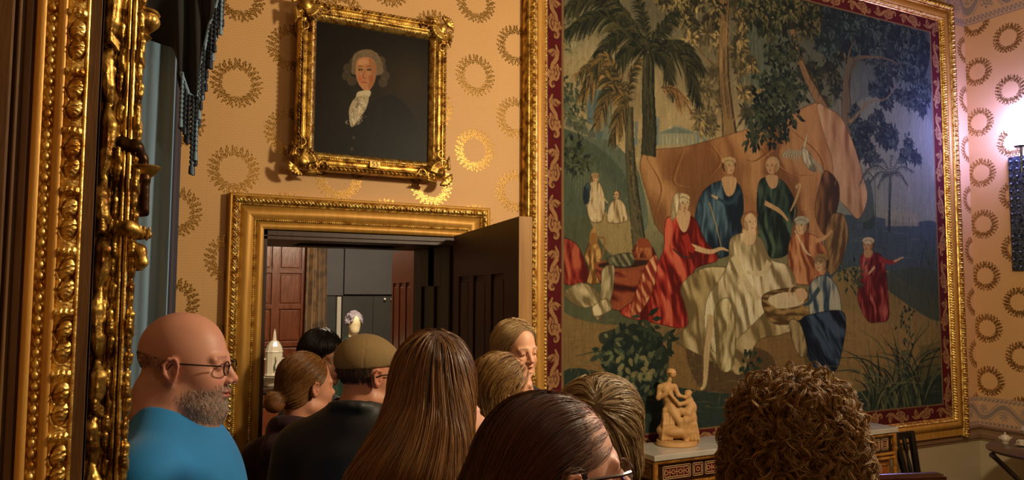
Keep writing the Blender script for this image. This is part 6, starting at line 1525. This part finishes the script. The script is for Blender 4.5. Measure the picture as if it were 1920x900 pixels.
# central seated figure in cream on a pale cloth
D([(1264, 636), (1290, 610), (1284, 570), (1276, 540), (1300, 512), (1350, 500), (1480, 520), (1492, 570), (1500, 610), (1462, 628), (1420, 640), (1392, 700), (1360, 690), (1320, 670)], 'a8935f', '6e5c38', 'cbb988', 62, .09, 3.5)
D([(1370, 448), (1400, 436), (1426, 446), (1446, 486), (1480, 500), (1492, 548), (1450, 570), (1420, 600), (1376, 640), (1340, 660), (1322, 620), (1326, 560), (1352, 520), (1366, 490)], 'bfae80', '80704a', 'e2d6ac', 70, .12, 3.2)
P([(1394, 428), (1416, 430), (1414, 456), (1396, 456)], 'd0b283'); Cu([(1376, 480), (1398, 528), (1424, 560)], [18, 15, 9], 'cdbd8e'); Cu([(1420, 556), (1432, 562)], [7, 3], 'd0b283'); Cu([(1442, 490), (1430, 512), (1400, 510)], [14, 12, 6], 'cdbd8e')
Cu([(1334, 590), (1326, 650), (1322, 716), (1314, 730)], [18, 15, 9, 5], 'c9b07c'); Cu([(1328, 600), (1319, 660), (1316, 716)], [1.5, 2.5, 1], '6d5a38', .8); D([(1340, 580), (1366, 560), (1380, 620), (1372, 690), (1348, 690), (1342, 640)], 'b8a672', '78683f', 'dccf9f', 84, .16, 2)
Fg(1407, 418, 36, 1, skin='d2b486', hair='8a6a40'); Cu([(1394, 402), (1408, 396), (1422, 404)], 3, '8c4438', .7)
# basket with an infant, kneeling woman in blue
D([(1428, 560), (1452, 544), (1500, 540), (1520, 556), (1516, 596), (1480, 608), (1444, 602)], '7f6438', '553f22', 'a98a54', 0, .35, .6); P([(1440, 560), (1470, 548), (1508, 552), (1500, 572), (1456, 578)], 'd6c498'); P([(1490, 546), (1506, 540), (1514, 556), (1500, 566)], 'cfae80')
Cu([(1478, 556), (1482, 540), (1490, 534)], [5, 4, 2], 'cfae80'); Cu([(1430, 562), (1470, 584), (1516, 572)], 3.5, 'a58650')
D([(1522, 528), (1548, 516), (1570, 540), (1576, 588), (1546, 604), (1522, 596), (1516, 560)], '6f7d7c', '2f4350', 'b4b398', 80, .16, 2.2)
D([(1518, 590), (1574, 582), (1586, 606), (1578, 660), (1566, 694), (1530, 690), (1506, 650), (1490, 608), (1500, 600)], '1f2f42', '0f1824', '405468', 40, .14, 3); D([(1480, 602), (1500, 606), (1514, 660), (1500, 668), (1486, 640)], '8c7a54', '5b4a2e', 'b09c6c', 80, .2)
Cu([(1536, 540), (1518, 566), (1506, 572)], [10, 9, 4], '3a5058'); Fg(1538, 494, 32, -1, hair='3c2a1c', wrap='8c7448')
# servant in crimson, right
D([(1614, 480), (1640, 474), (1656, 486), (1664, 540), (1666, 596), (1644, 604), (1626, 600), (1608, 560), (1614, 520)], '8c3430', '561a1a', 'b8645a', 82, .17, 2.6); Cu([(1648, 486), (1672, 492), (1690, 484)], [14, 9, 4], '8c3430'); Cu([(1676, 490), (1694, 482)], [5, 2.5], 'caa878')
Cu([(1640, 500), (1628, 514)], [7, 4], 'caa878'); Fg(1627, 460, 26, -1, skin='b8905e', wrap='c9bb94'); P([(1620, 470), (1636, 470), (1632, 482), (1622, 482)], 'b8905e')
# parrot over the group
D([(1506, 276), (1520, 290), (1530, 320), (1516, 316), (1504, 296)], 'a09a78', '6b6a54', 'c9c2a0', 70, .3)
for i in range(14): t = i/13; Cu([(1508-30*t, 283-6*t), (1500-34*t, 290+2*t), (1496-22*t, 296+10*(1-t))], [1, 3, .5], ('b9b28e', '7d7a60')[i % 2], .9)
for i in range(14): t = i/13; Cu([(1514+20*t, 288+18*t), (1522+20*t, 296+22*t), (1524+14*t, 306+22*t)], [1, 3, .5], ('b9b28e', '7d7a60')[i % 2], .9)
Cu([(1508, 276), (1511, 262), (1514, 250)], [6, 4, 1], 'c2bb98')
# plants
cv.hatch(900, 12, 1.8, PI/2+.1, .85, 1.15, (0, .42, 1, 1))
def blades(x, y, n, L, cols, sp, w=3.4):
    for i in range(n):
        a = cv.r.normal()*sp; l = L*cv.r.uniform(.5, 1.1); q = (x+cv.r.normal()*9, y)
        Cu([q, (q[0]+a*l*.35, q[1]-l*.6), (q[0]+a*l*.95, q[1]-l*(1-.35*abs(a)))], [w, w*.8, .5], cols[cv.r.integers(len(cols))], .95)
GB = ['222e26', '2f3b2e', '46503a', '6a6c46']
blades(1140, 690, 14, 50, GB, 1.1); Fo([(1140, 640), (1200, 620), (1240, 660), (1230, 715), (1160, 715)], 330, 17, 9, ['1d2a24', '27362c', '3c4a38', '5f6544'], clumps=50, spread=2.2, under='27302a', ua=.6)
Fo([(1215, 590), (1250, 600), (1250, 640), (1222, 640)], 40, 22, 9, ['1e2a20', '2e3a2a'], clumps=8, spread=2.4)
for i in range(16): cv.leaf(cv.px([(1150+cv.r.uniform(-10, 80), 700+cv.r.normal()*12)])[0], cv.r.uniform(0, 6.28), 18, 9, hx('9c8f5c'), .8, vein=hx('5c5a3a'))
Fo([(1396, 650), (1412, 650), (1414, 690), (1400, 700)], 24, 16, 7, ['1e2c22', '35412e'], clumps=6, spread=2.4)
for x, n, L in ((1650, 26, 130), (1690, 34, 170), (1722, 26, 150), (1670, 20, 90), (1600, 8, 40), (1640, 18, 70)): blades(x, 768, n, L, ['1b2722', '26342c', '3a4838', '5a6246', '77784f'], .55, 4.6)
Fo([(1690, 580), (1706, 580), (1712, 660), (1694, 680)], 60, 12, 6, ['25332c', '3c4a3a', '5a5f44'], clumps=14, spread=2); Fo([(1580, 500), (1612, 500), (1610, 530), (1584, 530)], 60, 14, 5, ['2c382c', '444c36'], clumps=10, spread=2)
blades(1740, 500, 12, 60, ['2f3f3c', '42524a'], .7)
# border: crimson ground with tan scrolling acanthus, drawn in metres
x0, z0, x1, z1 = TAP; bw = .108; RED, RED2, TAN, TAN2, OUT = hx('5e1418'), hx('49101a'), hx('b07d4e'), hx('8c5c3a'), hx('3a0a10')
def rectm(a, b, c, d, col): cv.fillr(cv.m([(a, b), (c, b), (c, d), (a, d)]), col)
for a, b, c, d in ((x0, z0, x0+bw, z1), (x1-bw-.01, z0, x1, z1), (x0, z1-bw, x1, z1), (x0, z0, x1, z0+bw)): rectm(a, b, c, d, RED)
def motif(T, flip):
    """T maps (s along, t across -1..1) to metres"""
    def st_(pts, w, col, a=1.): cv.strip(cv.m([T(p[0], p[1]*flip) for p in pts]), np.array(w)*2.0*cv.sc, col, a)
    def blob(c, r, col, n=10, lob=0, amp=.25, ph=0.): cv.fillr(cv.m([T(c[0]+1.6*r*(1+amp*math.cos(lob*t+ph))*math.cos(t), flip*(c[1]+1.6*r*(1+amp*math.cos(lob*t+ph))*math.sin(t)/.05)) for t in np.linspace(0, 2*PI, max(n, lob*6), endpoint=False)]), col)
    th = np.linspace(0, 5.2, 22); sp = [(.10+(.036-.0055*t)*math.cos(t+2.4), -.15+(.036-.0055*t)*math.sin(t+2.4)/.05) for t in th]
    for col, e in ((OUT, .005), (TAN, 0)):
        st_([(0, .5), (.03, .75), (.06, .55), (.075, .2)]+sp[1:], np.interp(np.linspace(0, 1, 4+len(sp)-1), [0, .3, 1], [.007, .012, .005])+e, col)
        st_([(.16, -.2), (.20, -.6), (.24, -.4), (.28, .2), (.33, .55), (.36, .5)], np.array([.006, .01, .014, .014, .01, .007])+e, col)
        for j in range(6):   # acanthus fan
            a = -1.1+j*.42; st_([(.19, .15), (.19+.024*math.cos(a), .15+.024*math.sin(a)/.05), (.19+.046*math.cos(a+.15), .15+.046*math.sin(a+.15)/.05)], np.array([.007, .012, .004])+e, col if j % 2 or e else TAN2)
        for c in ((.31, -.45), (.35, .1), (.045, -.5)):
            blob(c, .019+e*.6, col, lob=5, amp=.28, ph=c[0]*9)
            if e == 0: blob(c, .006, TAN2)
    for c in ((.31, -.45), (.35, .1)): st_([(.28, .0), (c[0]-.01, c[1])], [.004, .004], TAN2)
    st_([(.205, .15), (.228, .5)], [.003, .002], OUT); st_([(.09, -.15), (.1, -.12)], [.008, .006], TAN2)
half = bw*.42; per = .30
n = int((z1-z0)/per)+1
for i in range(n):
    zz0 = z1-.02-i*per
    motif(lambda s, t: (x0+bw*.5+t*half, zz0-s), 1 if i % 2 else -1); motif(lambda s, t: (x1-bw*.5+t*half, zz0-s), -1 if i % 2 else 1)
n = int((x1-x0)/per)+1
for i in range(n):
    xs0 = x0+bw*.6+i*per
    motif(lambda s, t: (xs0+s, z1-bw*.5+t*half), 1 if i % 2 else -1); motif(lambda s, t: (xs0+s, z0+bw*.5+t*half), -1 if i % 2 else 1)
for (a, b, c, d) in ((x0+bw, z0+bw, x0+bw+.012, z1-bw), (x1-bw-.016, z0+bw, x1-bw-.004, z1-bw), (x0+bw, z1-bw-.012, x1-bw, z1-bw), (x0+bw, z0+bw, x1-bw, z0+bw+.012)): rectm(a, b, c, d, hx('8a6a44'))
for (a, b, c, d) in ((x0, z0, x0+.006, z1), (x0+bw-.004, z0, x0+bw, z1), (x0, z1-.006, x1, z1)): rectm(a, b, c, d, hx('7c5434'))
cv.img *= .86
tp_ = cv.finish('woven_tapestry', wovenm, tf, weave=.055, tint=(.97, 1.0, 1.04))
# ---------------------------------------------------------------- portrait canvas: an unnamed gentleman in a dark coat
pc = Canvas(300, 330, (Rp[0]+.094, Rp[1]+.094, Rp[2]-.094, Rp[3]-.094), PY-.012, 4)
y2, x2 = np.mgrid[0:330, 0:300]/np.array([330, 300])[:, None, None]
ov = np.clip(1.25-np.hypot((x2-.52)/.62, (y2-.5)/.6)*1.1, 0, 1)[..., None]; pc.img = hx('0f0c08')*(1-ov)+hx('1d160d')*ov+hx('1c150c')*np.clip(1-np.hypot((x2-.85)/.3, (y2-.35)/.35), 0, 1)[..., None]*.8
q = pc.poly
q([(672, 206), (700, 190), (735, 178), (768, 205), (785, 250), (786, 312), (640, 305), (648, 250)], '0d0b0a')
q([(690, 200), (716, 186), (740, 186), (730, 215), (700, 290), (690, 300)], '110f0c'); pc.curve([(716, 188), (706, 230), (690, 292)], [1, 2, 1], '241d15', .8)
for x, y in ((652, 128), (650, 142), (660, 152), (716, 128), (722, 142), (718, 155), (664, 116), (714, 114)): q([(x+9*math.cos(t), y+9*math.sin(t)) for t in np.linspace(0, 6.28, 8)[:-1]], '4a3f30', .75)
q([(660, 126), (664, 102), (684, 93), (704, 98), (716, 118), (714, 140), (664, 140)], '6a5a44'); 
for i in range(50): a = pc.r.uniform(-2.9, -.2); r_ = pc.r.uniform(18, 32); pc.curve([(688+r_*math.cos(a), 124+r_*math.sin(a)*.95), (688+(r_+5)*math.cos(a+.25), 125+(r_+4)*math.sin(a+.25)*.95)], [1.4, .4], ('8c7a5e', '56493a')[i % 2], .6)
q([(667, 128), (671, 112), (685, 107), (700, 112), (706, 130), (703, 152), (694, 168), (684, 170), (674, 160), (668, 145)], 'a9764e')
q([(692, 110), (702, 116), (706, 132), (702, 154), (694, 167), (690, 160), (696, 140)], '7d4f30', .5); q([(672, 116), (684, 110), (690, 118), (676, 122)], 'c4946a', .6)
q([(671, 144), (679, 142), (679, 152), (673, 152)], 'b0573c', .5); q([(690, 143), (698, 142), (698, 151), (692, 152)], '8f4530', .5)
for x in (676, 692): q([(x-4.5, 131), (x, 128.5), (x+4.5, 131), (x, 133)], '2b1a10'); pc.curve([(x-6, 126.5), (x, 124), (x+5, 126)], [1, 2.2, 1], '4a301c', .9); q([(x-1, 130), (x+1, 130), (x+1, 131.5), (x-1, 131.5)], 'c9b08c', .6)
pc.curve([(684, 130), (681, 143), (683, 147), (687, 146)], [1.5, 2.4, 3, 1], '6d3f26', .8); pc.curve([(676, 155.5), (682, 154), (690, 155.5)], [1, 3.4, 1], '843428', .9)
q([(672, 172), (694, 170), (692, 182), (676, 186), (668, 184)], 'b9ad8c'); q([(668, 182), (690, 180), (688, 200), (676, 220), (660, 238), (655, 222), (656, 200)], 'a2967a')
for i in range(60): y = pc.r.uniform(180, 228); x = 674-(y-180)*.26+pc.r.uniform(-9, 9); pc.curve([(x, y), (x+pc.r.normal()*5, y+5), (x+pc.r.normal()*4, y+8)], [.5, 3, .5], ('cdc3a4', '5d5440', 'e0d8bc')[i % 3], .6)
for x, y in ((663, 258), (660, 279)): q([(x+3*math.cos(t), y+3.4*math.sin(t)) for t in np.linspace(0, 6.28, 8)[:-1]], '3d3528')
pcv = pc.finish('portrait_canvas', M('varnished_paint', '222222', rough=.45, attr=True, spec=.12), None, weave=.03)
pcv.parent = pf_; pcv.location = -Vector(pf_.location)
# ---------------------------------------------------------------- light
def area(name, loc, target, size, power, col):
    l = bpy.data.lights.new(name, 'AREA'); l.shape = 'DISK'; l.size = size; l.energy = power; l.color = col
    o = bpy.data.objects.new(name, l); COL.objects.link(o); o.location = loc
    o.rotation_euler = (Vector(target)-Vector(loc)).to_track_quat('-Z', 'Y').to_euler(); return o
def point(name, loc, r, power, col):
    l = bpy.data.lights.new(name, 'POINT'); l.shadow_soft_size = r; l.energy = power; l.color = col
    o = bpy.data.objects.new(name, l); COL.objects.link(o); o.location = loc; return o
WARM = (1., .80, .53); COOL = (.80, .84, 1.)
point('chandelier_light', (2.45, 1.1, 2.98), .12, 205, WARM)
point('gilding_fill_light', (1.5, -1.5, 2.9), .12, 30, WARM)  # added weak fill behind the camera to lift the gilding, not a known fitting
point('next_room_light', (2.2, 6.6, 3.1), .12, 210, (1., .84, .62))
w_ = bpy.data.worlds.new('world'); SC.world = w_; w_.use_nodes = True
w_.node_tree.nodes['Background'].inputs[0].default_value = (.5, .42, .35, 1); w_.node_tree.nodes['Background'].inputs[1].default_value = .05
vs = SC.view_settings; vs.view_transform = 'Standard'; vs.look = 'None'; vs.gamma = 1; vs.exposure = .18; vs.use_curve_mapping = False
SC.cycles.use_denoising = True; SC.cycles.max_bounces = 6; SC.cycles.diffuse_bounces = 3
SC.cycles.sample_clamp_indirect = 4.
